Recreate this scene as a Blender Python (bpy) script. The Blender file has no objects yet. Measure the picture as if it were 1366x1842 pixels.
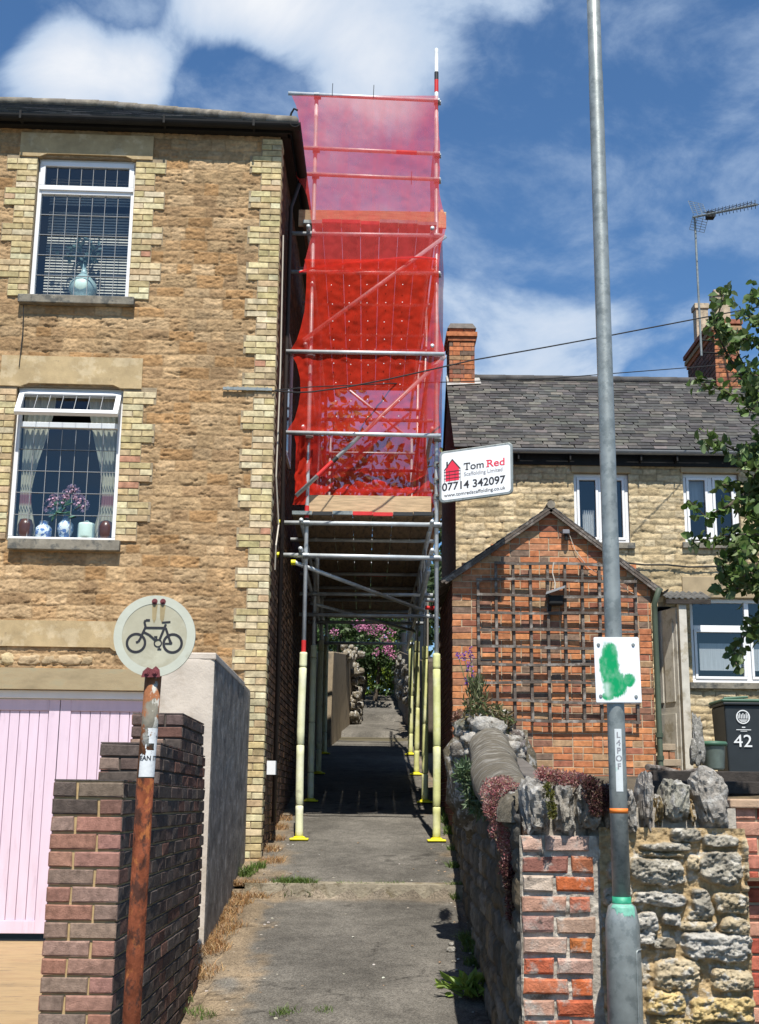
import bpy, math, random
import numpy as np
from mathutils import Vector, noise as mnoise
random.seed(7)
S = bpy.context.scene
COL = S.collection
# ---------------------------------------------------------------- camera
EYE = 1.6
PX, PY = 683.0, 921.0
f = math.sqrt(-((655-PX)*(785-PX) + (1445-PY)*(-9000-PY)))
_Y = Vector((655-PX, 1445-PY, f)).normalized()
_Z = Vector((785-PX, -9000-PY, f)).normalized()
_X = _Y.cross(_Z).normalized()
right = Vector((_X.x, _Y.x, _Z.x)); down = Vector((_X.y, _Y.y, _Z.y)); fwd = Vector((_X.z, _Y.z, _Z.z))
from mathutils import Matrix
cam = bpy.data.cameras.new('camera'); co = bpy.data.objects.new('camera', cam); COL.objects.link(co)
M = Matrix((right, -down, -fwd)).transposed().to_4x4(); M.translation = (0, 0, EYE)
co.matrix_world = M
cam.sensor_fit = 'VERTICAL'; cam.sensor_height = 24; cam.lens = 24*f/1842
cam.clip_end = 2000; cam.clip_start = 0.1
S.camera = co
CP = Vector((0, 0, EYE))
def ray(px, py):
    x, y = (px-PX)/f, (py-PY)/f
    return Vector((_X.x*x+_X.y*y+_X.z, _Y.x*x+_Y.y*y+_Y.z, _Z.x*x+_Z.y*y+_Z.z))
def P(px, py, Y):
    r = ray(px, py); return CP + r*(Y/r.y)
# ---------------------------------------------------------------- light
SUN_EL, SUN_AZ = math.radians(60), math.radians(4)     # behind the camera, slightly right
sd = Vector((math.sin(SUN_AZ)*math.cos(SUN_EL), -math.cos(SUN_AZ)*math.cos(SUN_EL), math.sin(SUN_EL)))
sl = bpy.data.lights.new('sun', 'SUN'); sl.energy = 5.0; sl.angle = math.radians(.5); sl.color = (1, .95, .87)
so = bpy.data.objects.new('sun', sl); COL.objects.link(so)
so.rotation_euler = sd.to_track_quat('Z', 'Y').to_euler()
S.view_settings.view_transform = 'Standard'; S.view_settings.look = 'None'
S.view_settings.exposure = 0.48; S.view_settings.gamma = 1
w = bpy.data.worlds.new('World'); S.world = w; w.use_nodes = True
nt = w.node_tree; nt.nodes.clear()
def nd(nt, t, **kw):
    n = nt.nodes.new(t)
    for k, v in kw.items():
        if k == 'ins':
            for a, b in v.items(): n.inputs[a].default_value = b
        else: setattr(n, k, v)
    return n
def ln(nt, a, b): nt.links.new(a, b)
out = nd(nt, 'ShaderNodeOutputWorld'); bg = nd(nt, 'ShaderNodeBackground'); bg.inputs[1].default_value = .086
sky = nd(nt, 'ShaderNodeTexSky', sky_type='NISHITA', sun_disc=False, sun_elevation=SUN_EL,
         sun_rotation=math.pi-SUN_AZ, air_density=1.0, dust_density=.3, ozone_density=3.0, altitude=100)
tc = nd(nt, 'ShaderNodeTexCoord')
mp = nd(nt, 'ShaderNodeMapping'); mp.inputs['Scale'].default_value = (1, 1, 1.25); ln(nt, tc.outputs['Generated'], mp.inputs[0])
n1 = nd(nt, 'ShaderNodeTexNoise', ins={'Scale': 6.5, 'Detail': 9.0, 'Roughness': .58, 'Distortion': .35}); ln(nt, mp.outputs[0], n1.inputs['Vector'])
acc = n1.outputs['Fac']
def M2(op, a, b=None, c=None):
    n = nd(nt, 'ShaderNodeMath', operation=op)
    for i, v in enumerate((a, b, c)):
        if v is None: continue
        if isinstance(v, (int, float)): n.inputs[i].default_value = v
        else: ln(nt, v, n.inputs[i])
    return n.outputs[0]
for (px, py, r, wt) in [(165, 120, 125, .44), (70, 110, 110, .3), (275, 160, 80, .27), (500, 10, 200, .25), (690, 60, 210, .22), (840, 60, 120, .10), (400, 10, 150, .26), (740, 170, 150, .14), (640, 210, 150, .08), (390, 150, 90, -.25), (560, 110, 60, -.12), (250, 20, 90, -.2),
                        (870, 560, 150, .24), (1080, 600, 110, .2), (960, 680, 130, .2), (1180, 500, 160, .03), (1230, 250, 160, -.1), (430, 170, 110, -.3), (60, 20, 140, -.2), (900, 300, 160, -.1), (1200, 90, 200, -.02), (960, 20, 60, .15)]:
    d = ray(px, py).normalized()
    vm = nd(nt, 'ShaderNodeVectorMath', operation='DISTANCE'); ln(nt, tc.outputs['Generated'], vm.inputs[0]); vm.inputs[1].default_value = d
    mr = nd(nt, 'ShaderNodeMapRange', interpolation_type='SMOOTHSTEP', ins={'From Min': 0, 'From Max': r*1.5/f, 'To Min': wt, 'To Max': 0}); ln(nt, vm.outputs['Value'], mr.inputs['Value'])
    acc = M2('ADD', acc, mr.outputs[0])
cr = nd(nt, 'ShaderNodeMapRange', interpolation_type='SMOOTHSTEP', ins={'From Min': .58, 'From Max': .80, 'To Min': 0, 'To Max': .95}); ln(nt, acc, cr.inputs['Value'])
# thin high veil
mp2 = nd(nt, 'ShaderNodeMapping'); mp2.inputs['Scale'].default_value = (.9, 1, 1.6); mp2.inputs['Rotation'].default_value = (0, .9, .3); ln(nt, tc.outputs['Generated'], mp2.inputs[0])
n2 = nd(nt, 'ShaderNodeTexNoise', ins={'Scale': 7.0, 'Detail': 9.0, 'Roughness': .62, 'Distortion': .25}); ln(nt, mp2.outputs[0], n2.inputs['Vector'])
veil = nd(nt, 'ShaderNodeMapRange', interpolation_type='SMOOTHSTEP', ins={'From Min': .44, 'From Max': .74, 'To Min': 0, 'To Max': .66}); ln(nt, n2.outputs['Fac'], veil.inputs['Value'])
cl = M2('MAXIMUM', cr.outputs[0], veil.outputs[0])
shade = nd(nt, 'ShaderNodeMapRange', ins={'From Min': .72, 'From Max': 1.12, 'To Min': 0, 'To Max': 1}); ln(nt, acc, shade.inputs['Value'])
ccol = nd(nt, 'ShaderNodeMix', data_type='RGBA'); ccol.inputs['A'].default_value = (4.2, 5.3, 6.9, 1); ccol.inputs['B'].default_value = (8.2, 8.3, 8.5, 1)
ln(nt, shade.outputs[0], ccol.inputs['Factor'])
tint = nd(nt, 'ShaderNodeMix', data_type='RGBA', blend_type='MULTIPLY'); tint.inputs['Factor'].default_value = 1; tint.inputs['B'].default_value = (.68, .95, 1.14, 1)
ln(nt, sky.outputs[0], tint.inputs['A'])
mx = nd(nt, 'ShaderNodeMix', data_type='RGBA'); ln(nt, cl, mx.inputs['Factor']); ln(nt, tint.outputs['Result'], mx.inputs['A']); ln(nt, ccol.outputs['Result'], mx.inputs['B'])
ln(nt, mx.outputs['Result'], bg.inputs[0]); ln(nt, bg.outputs[0], out.inputs[0])

# ---------------------------------------------------------------- materials
MATS = {}
def pm(name, c=(.5, .5, .5), rough=.8, var=.25, vs=6, bump=.25, bs=60, attr=False, metal=0, c2=None, c2s=3, c2t=(.5, .62), c3=None, c3s=14, c3t=(.6, .7), spec=.4, stretch=(1, 1, 1), bd=.01, trans=0):
    if name in MATS: return MATS[name]
    m = bpy.data.materials.new(name); m.use_nodes = True; t = m.node_tree
    b = t.nodes['Principled BSDF']
    b.inputs['Roughness'].default_value = rough; b.inputs['Metallic'].default_value = metal; b.inputs['Specular IOR Level'].default_value = spec
    tc = nd(t, 'ShaderNodeTexCoord'); mp = nd(t, 'ShaderNodeMapping'); mp.inputs['Scale'].default_value = stretch; ln(t, tc.outputs['Object'], mp.inputs[0])
    if attr:
        a = nd(t, 'ShaderNodeAttribute'); a.attribute_name = 'Col'; src = a.outputs['Color']
    else:
        a = nd(t, 'ShaderNodeRGB'); a.outputs[0].default_value = (*c, 1); src = a.outputs[0]
    def noise(s, d=6, r=.6):
        n = nd(t, 'ShaderNodeTexNoise', ins={'Scale': s, 'Detail': float(d), 'Roughness': r}); ln(t, mp.outputs[0], n.inputs['Vector']); return n.outputs['Fac']
    for cc, ss, tt in ((c2, c2s, c2t), (c3, c3s, c3t)):
        if cc is None: continue
        r = nd(t, 'ShaderNodeMapRange', interpolation_type='SMOOTHSTEP', ins={'From Min': tt[0], 'From Max': tt[1]}); ln(t, noise(ss, 8, .65), r.inputs['Value'])
        k = nd(t, 'ShaderNodeMix', data_type='RGBA'); ln(t, r.outputs[0], k.inputs['Factor']); ln(t, src, k.inputs['A']); k.inputs['B'].default_value = (*cc, 1); src = k.outputs['Result']
    if var:
        r = nd(t, 'ShaderNodeMapRange', ins={'From Min': .3, 'From Max': .7, 'To Min': 1-var, 'To Max': 1+var}); ln(t, noise(vs), r.inputs['Value'])
        k = nd(t, 'ShaderNodeMix', data_type='RGBA', blend_type='MULTIPLY'); k.inputs['Factor'].default_value = 1
        cmb = nd(t, 'ShaderNodeCombineColor'); [ln(t, r.outputs[0], cmb.inputs[i]) for i in range(3)]
        ln(t, src, k.inputs['A']); ln(t, cmb.outputs[0], k.inputs['B']); src = k.outputs['Result']
    ln(t, src, b.inputs['Base Color'])
    if bump:
        bn = nd(t, 'ShaderNodeBump', ins={'Strength': bump, 'Distance': bd}); ln(t, noise(bs, 8, .7), bn.inputs['Height']); ln(t, bn.outputs[0], b.inputs['Normal'])
    if trans:
        o = t.nodes['Material Output']; tr = nd(t, 'ShaderNodeBsdfTranslucent'); ln(t, src, tr.inputs[0])
        ms = nd(t, 'ShaderNodeMixShader'); ms.inputs[0].default_value = trans
        ln(t, b.outputs[0], ms.inputs[1]); ln(t, tr.outputs[0], ms.inputs[2]); ln(t, ms.outputs[0], o.inputs[0])
    MATS[name] = m; return m
def glass(name='window_glass', tint=(.75, .8, .85), f0=.10):
    if name in MATS: return MATS[name]
    m = bpy.data.materials.new(name); m.use_nodes = True; t = m.node_tree; t.nodes.remove(t.nodes['Principled BSDF'])
    o = t.nodes['Material Output']; tr = nd(t, 'ShaderNodeBsdfTransparent'); tr.inputs[0].default_value = (*tint, 1)
    g = nd(t, 'ShaderNodeBsdfGlossy'); g.inputs['Roughness'].default_value = .03
    lw_ = nd(t, 'ShaderNodeLayerWeight'); lw_.inputs[0].default_value = .5; pw_ = nd(t, 'ShaderNodeMath', operation='POWER'); ln(t, lw_.outputs['Facing'], pw_.inputs[0]); pw_.inputs[1].default_value = 4
    a = nd(t, 'ShaderNodeMath', operation='ADD'); ln(t, pw_.outputs[0], a.inputs[0]); a.inputs[1].default_value = f0
    ms = nd(t, 'ShaderNodeMixShader'); ln(t, a.outputs[0], ms.inputs[0]); ln(t, tr.outputs[0], ms.inputs[1]); ln(t, g.outputs[0], ms.inputs[2]); ln(t, ms.outputs[0], o.inputs[0])
    MATS[name] = m; return m
def netmat(name, c, cover):
    m = bpy.data.materials.new(name); m.use_nodes = True; t = m.node_tree; t.nodes.remove(t.nodes['Principled BSDF'])
    o = t.nodes['Material Output']; tr = nd(t, 'ShaderNodeBsdfTransparent')
    d = nd(t, 'ShaderNodeBsdfDiffuse'); d.inputs[0].default_value = (*c, 1); tl = nd(t, 'ShaderNodeBsdfTranslucent'); tl.inputs[0].default_value = (*c, 1)
    a = nd(t, 'ShaderNodeMixShader'); a.inputs[0].default_value = .35; ln(t, d.outputs[0], a.inputs[1]); ln(t, tl.outputs[0], a.inputs[2])
    tc = nd(t, 'ShaderNodeTexCoord'); n = nd(t, 'ShaderNodeTexNoise', ins={'Scale': 2.2, 'Detail': 6.0}); mp = nd(t, 'ShaderNodeMapping'); mp.inputs['Scale'].default_value = (3, 1, .8)
    ln(t, tc.outputs['Object'], mp.inputs[0]); ln(t, mp.outputs[0], n.inputs['Vector'])
    r = nd(t, 'ShaderNodeMapRange', ins={'From Min': .3, 'From Max': .7, 'To Min': cover-.07, 'To Max': cover+.09}); ln(t, n.outputs['Fac'], r.inputs['Value'])
    ms = nd(t, 'ShaderNodeMixShader'); ln(t, r.outputs[0], ms.inputs[0]); ln(t, tr.outputs[0], ms.inputs[1]); ln(t, a.outputs[0], ms.inputs[2]); ln(t, ms.outputs[0], o.inputs[0])
    return m
# ---------------------------------------------------------------- scene-graph helpers
def tag(o, label, cat, group=None, kind=None):
    o['label'] = label; o['category'] = cat
    if group: o['group'] = group
    if kind: o['kind'] = kind
    return o
def thing(name, loc, label, cat, group=None):
    o = bpy.data.objects.new(name, None); o.empty_display_size = .2; COL.objects.link(o); o.location = loc
    return tag(o, label, cat, group)
def origin_of(parent):
    v = Vector((0, 0, 0)); p = parent
    while p is not None: v += p.location; p = p.parent
    return v
class MB:
    """collects geometry in world coordinates, links it as one mesh object"""
    def __init__(s): s.v = []; s.f = []; s.c = []; s.hascol = False
    def add(s, vs, fs, col=None):
        b = len(s.v); s.v += [tuple(v) for v in vs]; s.f += [tuple(i+b for i in q) for q in fs]
        if col is not None: s.hascol = True
        s.c += [col if col is not None else (1, 1, 1)]*len(vs)
        return s
    def hexa(s, p, col=None):   # 8 corners: bottom ring 0-3, top ring 4-7
        return s.add(p, [(3, 2, 1, 0), (4, 5, 6, 7), (0, 1, 5, 4), (1, 2, 6, 5), (2, 3, 7, 6), (3, 0, 4, 7)], col)
    def box(s, x0, x1, y0, y1, z0, z1, col=None):
        return s.hexa([(x0, y0, z0), (x1, y0, z0), (x1, y1, z0), (x0, y1, z0), (x0, y0, z1), (x1, y0, z1), (x1, y1, z1), (x0, y1, z1)], col)
    def fbox(s, F, u0, u1, d0, d1, z0, z1, col=None, bev=0, jit=0):
        if bev:
            j = lambda: random.uniform(-jit, jit)
            b = [F.p(u, d1, z) for u, z in ((u0, z0), (u1, z0), (u1, z1), (u0, z1))]
            m = [F.p(u+j(), d0+bev, z+j()) for u, z in ((u0, z0), (u1, z0), (u1, z1), (u0, z1))]
            t = [F.p(u+j(), d0+j(), z+j()) for u, z in ((u0+bev, z0+bev), (u1-bev, z0+bev), (u1-bev, z1-bev), (u0+bev, z1-bev))]
            fs = [(8, 9, 10, 11)]
            for k in range(4):
                l = (k+1) % 4; fs += [(k, l, 4+l, 4+k), (4+k, 4+l, 8+l, 8+k)]
            return s.add(b+m+t, fs, col)
        return s.hexa([F.p(u0, d0, z0), F.p(u1, d0, z0), F.p(u1, d1, z0), F.p(u0, d1, z0), F.p(u0, d0, z1), F.p(u1, d0, z1), F.p(u1, d1, z1), F.p(u0, d1, z1)], col)
    def tube(s, a, b, r, r2=None, n=12, caps=True, col=None):
        a = Vector(a); b = Vector(b); r2 = r if r2 is None else r2
        z = (b-a).normalized(); x = z.orthogonal().normalized(); y = z.cross(x)
        vs = []
        for c, rr in ((a, r), (b, r2)):
            for k in range(n):
                t = 2*math.pi*k/n; vs.append(c+x*math.cos(t)*rr+y*math.sin(t)*rr)
        fs = [(k, (k+1) % n, n+(k+1) % n, n+k) for k in range(n)]
        if caps: fs += [tuple(range(n))[::-1], tuple(range(n, 2*n))]
        return s.add(vs, fs, col)
    def path(s, pts, r, n=8, col=None):
        rr = r if isinstance(r, (list, tuple)) else [r]*len(pts)
        pts = [Vector(p) for p in pts]
        vs = []; x = None
        for i, p in enumerate(pts):
            d = (pts[min(i+1, len(pts)-1)]-pts[max(i-1, 0)]).normalized()
            x = d.orthogonal().normalized() if x is None else (x-d*x.dot(d)).normalized()
            y = d.cross(x)
            for k in range(n):
                t = 2*math.pi*k/n; vs.append(p+x*math.cos(t)*rr[i]+y*math.sin(t)*rr[i])
        fs = [(i*n+k, i*n+(k+1) % n, (i+1)*n+(k+1) % n, (i+1)*n+k) for i in range(len(pts)-1) for k in range(n)]
        fs += [tuple(range(n))[::-1], tuple(range(len(vs)-n, len(vs)))]
        return s.add(vs, fs, col)
    def lathe(s, c, prof, n=20, col=None):
        vs = [(c[0]+r*math.cos(2*math.pi*k/n), c[1]+r*math.sin(2*math.pi*k/n), c[2]+z) for r, z in prof for k in range(n)]
        fs = [(i*n+k, i*n+(k+1) % n, (i+1)*n+(k+1) % n, (i+1)*n+k) for i in range(len(prof)-1) for k in range(n)]
        fs += [tuple(range(n))[::-1], tuple(range(len(vs)-n, len(vs)))]
        return s.add(vs, fs, col)
    def rock(s, c, sz, seed=0, rough=.18, n=3, col=None, rot=0):
        import bmesh
        bm = bmesh.new(); bmesh.ops.create_icosphere(bm, subdivisions=n, radius=1)
        vs = []
        for v in bm.verts:
            p = v.co.copy(); q = Vector([math.copysign(abs(t)**.72, t) for t in p])
            o = Vector((seed*3.1, seed*1.7, seed*.9))
            k = 1+rough*(mnoise.noise(p*1.3+o)*1.2+mnoise.noise(p*3.5+o)*.7+mnoise.noise(p*8+o)*.45)
            q = q*k; q = Vector((q.x*sz[0], q.y*sz[1], q.z*sz[2]))
            ca, sa = math.cos(rot), math.sin(rot); q = Vector((q.x*ca-q.z*sa, q.y, q.x*sa+q.z*ca))
            vs.append(q+Vector(c))
        fs = [tuple(v.index for v in q.verts) for q in bm.faces]; bm.free()
        return s.add(vs, fs, col)
    def build(s, name, m, parent=None, smooth=False, origin=None, bevel=0):
        me = bpy.data.meshes.new(name)
        if parent is not None: o0 = origin_of(parent)
        elif origin is not None: o0 = Vector(origin)
        else:
            a = np.array(s.v); o0 = Vector(((a[:, 0].min()+a[:, 0].max())/2, (a[:, 1].min()+a[:, 1].max())/2, a[:, 2].min()))
        me.from_pydata([(v[0]-o0.x, v[1]-o0.y, v[2]-o0.z) for v in s.v], [], s.f)
        if s.hascol:
            at = me.color_attributes.new('Col', 'FLOAT_COLOR', 'POINT')
            at.data.foreach_set('color', np.array([(*c[:3], 1) for c in s.c], dtype=np.float32).ravel())
        me.materials.append(m); me.update()
        if smooth: me.polygons.foreach_set('use_smooth', [True]*len(me.polygons))
        o = bpy.data.objects.new(name, me); COL.objects.link(o)
        if parent is not None: o.parent = parent
        else: o.location = o0
        if bevel:
            b = o.modifiers.new('bevel', 'BEVEL'); b.width = bevel; b.segments = 2; b.limit_method = 'ANGLE'; b.angle_limit = .6
        return o
class Frame:
    """a wall plane: u along it, d into it, z up"""
    def __init__(s, O, ang=0.0, U=None, In=None):
        s.O = Vector((O[0], O[1], 0)); a = math.radians(ang)
        s.U = U or Vector((math.cos(a), math.sin(a), 0)); s.In = In or Vector((-math.sin(a), math.cos(a), 0))
    def p(s, u, d, z): q = s.O+s.U*u+s.In*d; return Vector((q.x, q.y, z))
    def uz(s, px, py, d=0):
        r = ray(px, py); o = s.O+s.In*d; t = (o-CP).dot(s.In)/r.dot(s.In); X = CP+r*t
        return (X-s.O).dot(s.U), X.z
def lerp(a, b, t): return a+(b-a)*t
def mixc(a, b, t): return tuple(lerp(x, y, t) for x, y in zip(a, b))
def jitc(c, a=.12):
    k = 1+random.uniform(-a, a); return tuple(max(0, x*k*(1+random.uniform(-a, a)*.25)) for x in c)
# numpy value noise
_rs = np.random.RandomState(3); _T = _rs.rand(256, 256)
def vn(x, y, s=0):
    x = np.asarray(x)+s*17.3; y = np.asarray(y)+s*9.1
    xi = np.floor(x).astype(int); yi = np.floor(y).astype(int); fx = x-xi; fy = y-yi
    fx = fx*fx*(3-2*fx); fy = fy*fy*(3-2*fy)
    g = lambda a, b: _T[a % 256, b % 256]
    return (g(xi, yi)*(1-fx)+g(xi+1, yi)*fx)*(1-fy)+(g(xi, yi+1)*(1-fx)+g(xi+1, yi+1)*fx)*fy
def fbm(x, y, o=4, s=0, g=.55):
    r = 0; a = 1; t = 0
    for k in range(o): r = r+a*vn(x*2**k, y*2**k, s+k); t += a; a *= g
    return r/t
def sstep(a, b, x):
    t = np.clip((x-a)/(b-a), 0, 1); return t*t*(3-2*t)
def grid_mesh(name, pos, col, keep, m, parent=None, smooth=True, origin=None):
    """pos (nz,nu,3), col (nz,nu,3), keep (nz-1,nu-1)"""
    nz, nu = pos.shape[:2]; idx = np.arange(nz*nu).reshape(nz, nu)
    q = np.stack([idx[:-1, :-1], idx[:-1, 1:], idx[1:, 1:], idx[1:, :-1]], -1)[keep]
    o0 = origin_of(parent) if parent is not None else Vector(origin if origin is not None else tuple(pos.reshape(-1, 3)[0]))
    me = bpy.data.meshes.new(name)
    v = (pos-np.array(o0)).reshape(-1, 3).astype(np.float32)
    me.vertices.add(len(v)); me.vertices.foreach_set('co', v.ravel())
    n = len(q); me.loops.add(n*4); me.polygons.add(n)
    me.loops.foreach_set('vertex_index', q.ravel().astype(np.int32)); me.polygons.foreach_set('loop_start', np.arange(0, n*4, 4, dtype=np.int32))
    me.update(calc_edges=True); me.validate()
    at = me.color_attributes.new('Col', 'FLOAT_COLOR', 'POINT')
    c4 = np.ones((nz*nu, 4), np.float32); c4[:, :3] = col.reshape(-1, 3); at.data.foreach_set('color', c4.ravel())
    if smooth: me.polygons.foreach_set('use_smooth', np.ones(len(me.polygons), bool))
    me.materials.append(m); o = bpy.data.objects.new(name, me); COL.objects.link(o)
    if parent is not None: o.parent = parent
    else: o.location = o0
    return o
def rubble(name, F, u0, u1, z0, z1, res, m, parent, pal, mort, ch=(.09, .15), cw=(.14, .38), depth=.03, rough=.02, warp=.02, cuts=(), top=None, seed=1, joint=.012, mortar_in=.6, tilt=0, hs=(9, 26), stones=None, bot=None, fade=0, crev=0.0, pw=3.2):
    rs = np.random.RandomState(seed)
    nu = int((u1-u0)/res)+1; nz = int((z1-z0)/res)+1
    U, Z = np.meshgrid(np.linspace(u0, u1, nu), np.linspace(z0, z1, nz))
    Uw = U+(fbm(U*7, Z*7, 3, seed)-.5)*warp*2; Zw = Z+tilt*U+(fbm(U*5, Z*5, 3, seed+5)-.5)*warp*2
    H = np.zeros_like(U); C = np.zeros(U.shape+(3,))
    edge = np.full(U.shape, 0.)
    if stones is None:
        zz = z0-.3; rows = []
        while zz < z1+.4: h = rs.uniform(*ch); rows.append((zz, zz+h)); zz += h
        for (a, b) in rows:
            mrow = (Zw >= a) & (Zw < b)
            if not mrow.any(): continue
            uu = u0-.5; 
            while uu < u1+.5:
                wd = rs.uniform(*cw); c = np.array(pal[rs.randint(len(pal))])*rs.uniform(.82, 1.15); bulge = rs.uniform(.4, 1)
                mm = mrow & (Uw >= uu) & (Uw < uu+wd)
                if mm.any():
                    e = np.minimum(np.minimum(Uw-uu, uu+wd-Uw), np.minimum(Zw-a, b-Zw))[mm]
                    edge[mm] = np.maximum(e, 0); H[mm] = bulge; C[mm] = c
                uu += wd
        sm = sstep(0, joint, edge-joint*.3)
        prof = sm*(.5+.5*H)+.25*sstep(0, .04, edge)*H
    else:
        prof = np.zeros_like(U); sm = np.zeros_like(U)
        for (a, b, c, d, col, bul) in stones:   # u0,z0,u1,z1
            cu, cz, ru, rz = (a+c)/2, (b+d)/2, abs(c-a)/2, abs(d-b)/2
            q = (np.abs((Uw-cu)/ru)**pw+np.abs((Zw-cz)/rz)**pw)**(1/pw)
            q = q+(fbm(U*22, Z*22, 3, int(abs(cu)*50) % 90)-.5)*.35
            s_ = sstep(1.02, .86, q); hh = s_*(.45+.55*bul)+.3*s_*sstep(.95, .1, q)
            take = hh > prof
            prof = np.where(take, hh, prof); sm = np.where(take, s_, sm); C[take] = np.array(col)*rs.uniform(.85, 1.15)
    n1 = fbm(U*hs[0], Z*hs[0]*2.2, 5, seed+11, .62); n2 = np.abs(fbm(U*hs[0]*1.4, Z*hs[1], 5, seed+20, .6)-.5)*2
    D = prof*depth+(n1-.5)*rough*2*(.4+.6*sm)-np.clip(.13-n2, 0, 1)*rough*3*sm
    D = D+(fbm(U*60, Z*60, 2, seed+31)-.5)*rough*.5
    if crev:
        cv = sstep(.60, .70, fbm(U*16+3*fbm(U*6, Z*9, 2, seed+50), Z*42, 4, seed+52, .6))*sstep(.35, .6, fbm(U*4, Z*4, 3, seed+56)); D = D-cv*crev
    if fade: D = D*sstep(0, fade, U-u0)*sstep(0, fade, u1-U)
    tone = .72+.55*fbm(U*3, Z*3, 4, seed+40); t2 = .8+.4*fbm(U*30, Z*50, 3, seed+44)
    mc = np.array(mort)
    C = C*sm[..., None]+mc*(1-sm[..., None]); C = C*(tone*t2)[..., None]
    O = np.array(F.O); Uv = np.array(F.U); In = np.array(F.In)
    pos = O+U[..., None]*Uv-D[..., None]*In; pos[..., 2] = Z
    keep = np.ones((nz-1, nu-1), bool); uc = (U[:-1, :-1]+U[1:, 1:])/2; zc = (Z[:-1, :-1]+Z[1:, 1:])/2
    for (a, b, c, d) in cuts: keep &= ~((uc > min(a, c)) & (uc < max(a, c)) & (zc > min(b, d)) & (zc < max(b, d)))
    if top is not None: keep &= zc < top(uc)
    if bot is not None: keep &= zc > bot(uc)
    return grid_mesh(name, pos, C, keep, m, parent)
def bricks(mb, F, u0, u1, z0, z1, pal, bl=.225, ch=.075, mo=.010, proud=.004, depth=.06, bev=.004, jit=.0015, cuts=(), top=None, bond='run', seed=1, drop=0):
    rs = random.Random(seed); n = int(round((z1-z0)/ch)); 
    for i in range(n):
        a = z0+i*ch; b = a+ch-mo; zc = (a+b)/2
        hdr = (bond == 'eng' and i % 2)
        L = bl/2 if hdr else bl
        u = u0-(bl*.25 if hdr else (bl/2 if (i % 2 and bond == 'run') else 0)); k = 0
        if bond == 'flem': u = u0-(bl*.75 if i % 2 else 0)
        while u < u1-.01:
            L2 = L
            if bond == 'flem': L2 = bl if k % 2 == 0 else bl/2
            if bond == 'rand': L2 = rs.choice((bl, bl, bl/2))
            a0, b0 = max(u, u0), min(u+L2, u1)-mo
            if u+L2 >= u1-.001: b0 = u1
            if b0-a0 > .02:
                segs = [(a0, b0)]
                for (x0, y0, x1, y1) in cuts:
                    if min(y0, y1) < zc < max(y0, y1):
                        ns = []; lo, hi = min(x0, x1), max(x0, x1)
                        for (s0, s1) in segs:
                            if s1 <= lo or s0 >= hi: ns.append((s0, s1))
                            else:
                                if s0 < lo-.02: ns.append((s0, lo))
                                if s1 > hi+.02: ns.append((hi, s1))
                        segs = ns
                for (s0, s1) in segs:
                    if top is not None and (a > top((s0+s1)/2)-.02): continue
                    c = rs.choice(pal); t = 1+rs.uniform(-.16, .16); c = tuple(x*t for x in c)
                    p = proud+rs.uniform(-1, 1)*jit
                    mb.fbox(F, s0, s1, -p, depth, a, b, c, bev=bev, jit=jit)
            u += L2; k += 1
    return mb
def text_mesh(txt, size, place, name, m, parent, bold=0.0, align='LEFT', sx=1.0, space=1.0):
    """place(u,v) -> world"""
    cu = bpy.data.curves.new('t', 'FONT'); cu.body = txt; cu.size = size; cu.offset = bold; cu.align_x = align; cu.fill_mode = 'FRONT'; cu.dimensions = '2D'; cu.space_character = space
    ob = bpy.data.objects.new('t', cu); COL.objects.link(ob); dg = bpy.context.evaluated_depsgraph_get(); dg.update()
    me = bpy.data.meshes.new_from_object(ob.evaluated_get(dg)); vs = [tuple(place(v.co.x*sx, v.co.y)) for v in me.vertices]; fs = [tuple(p.vertices) for p in me.polygons]
    bpy.data.objects.remove(ob); bpy.data.curves.remove(cu); bpy.data.meshes.remove(me)
    mb = MB(); mb.add(vs, fs); return mb.build(name, m, parent)
def leaf(mb, p, d, size, col, wid=.5, up=None):
    d = d.normalized(); s = d.cross(up or Vector((random.gauss(0, 1), random.gauss(0, 1), random.gauss(0, 1)))).normalized(); n = s.cross(d)
    a = p; b = p+d*size*.4+s*size*wid*.5+n*size*.1; c = p+d*size*.4-s*size*wid*.5+n*size*.1; e = p+d*size-n*size*.12; mid = p+d*size*.45-n*size*.02
    b2 = p+d*size*.75+s*size*wid*.36+n*size*.04; c2 = p+d*size*.75-s*size*wid*.36+n*size*.04
    mb.add([a, b, mid, c, b2, e, c2], [(0, 2, 1), (0, 3, 2), (1, 2, 5, 4), (2, 3, 6, 5)], col)
rv = lambda s=1: Vector((random.gauss(0, s), random.gauss(0, s), random.gauss(0, s)))
# ---- palette of materials
STONE = pm('ironstone', attr=True, rough=.95, var=.22, vs=22, bump=.6, bs=45, bd=.02, spec=.15)
BRICK = pm('brick', attr=True, rough=.9, var=.36, vs=16, bump=.5, bs=110, bd=.006, spec=.2)
BRICKN = pm('brick_near', attr=True, rough=.9, var=.35, vs=30, bump=.9, bs=160, bd=.006, spec=.2)
OLDBRICK = pm('lime_stained_brick', attr=True, rough=.95, var=.3, vs=25, bump=.9, bs=90, bd=.01, spec=.1, c2=(.42, .38, .33), c2s=9, c2t=(.5, .66), c3=(.1, .08, .07), c3s=12, c3t=(.6, .72))
MORT = pm('mortar', (.30, .24, .16), var=.25, vs=12, bump=.6, bs=80, spec=.1)
MORTW = pm('lime_mortar', (.42, .38, .32), var=.35, vs=14, bump=.9, bs=60, c2=(.14, .12, .09), c2s=6, c2t=(.55, .65))
MORTG = pm('grey_mortar', (.13, .115, .10), var=.3, vs=10, bump=.6, bs=80)
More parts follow.
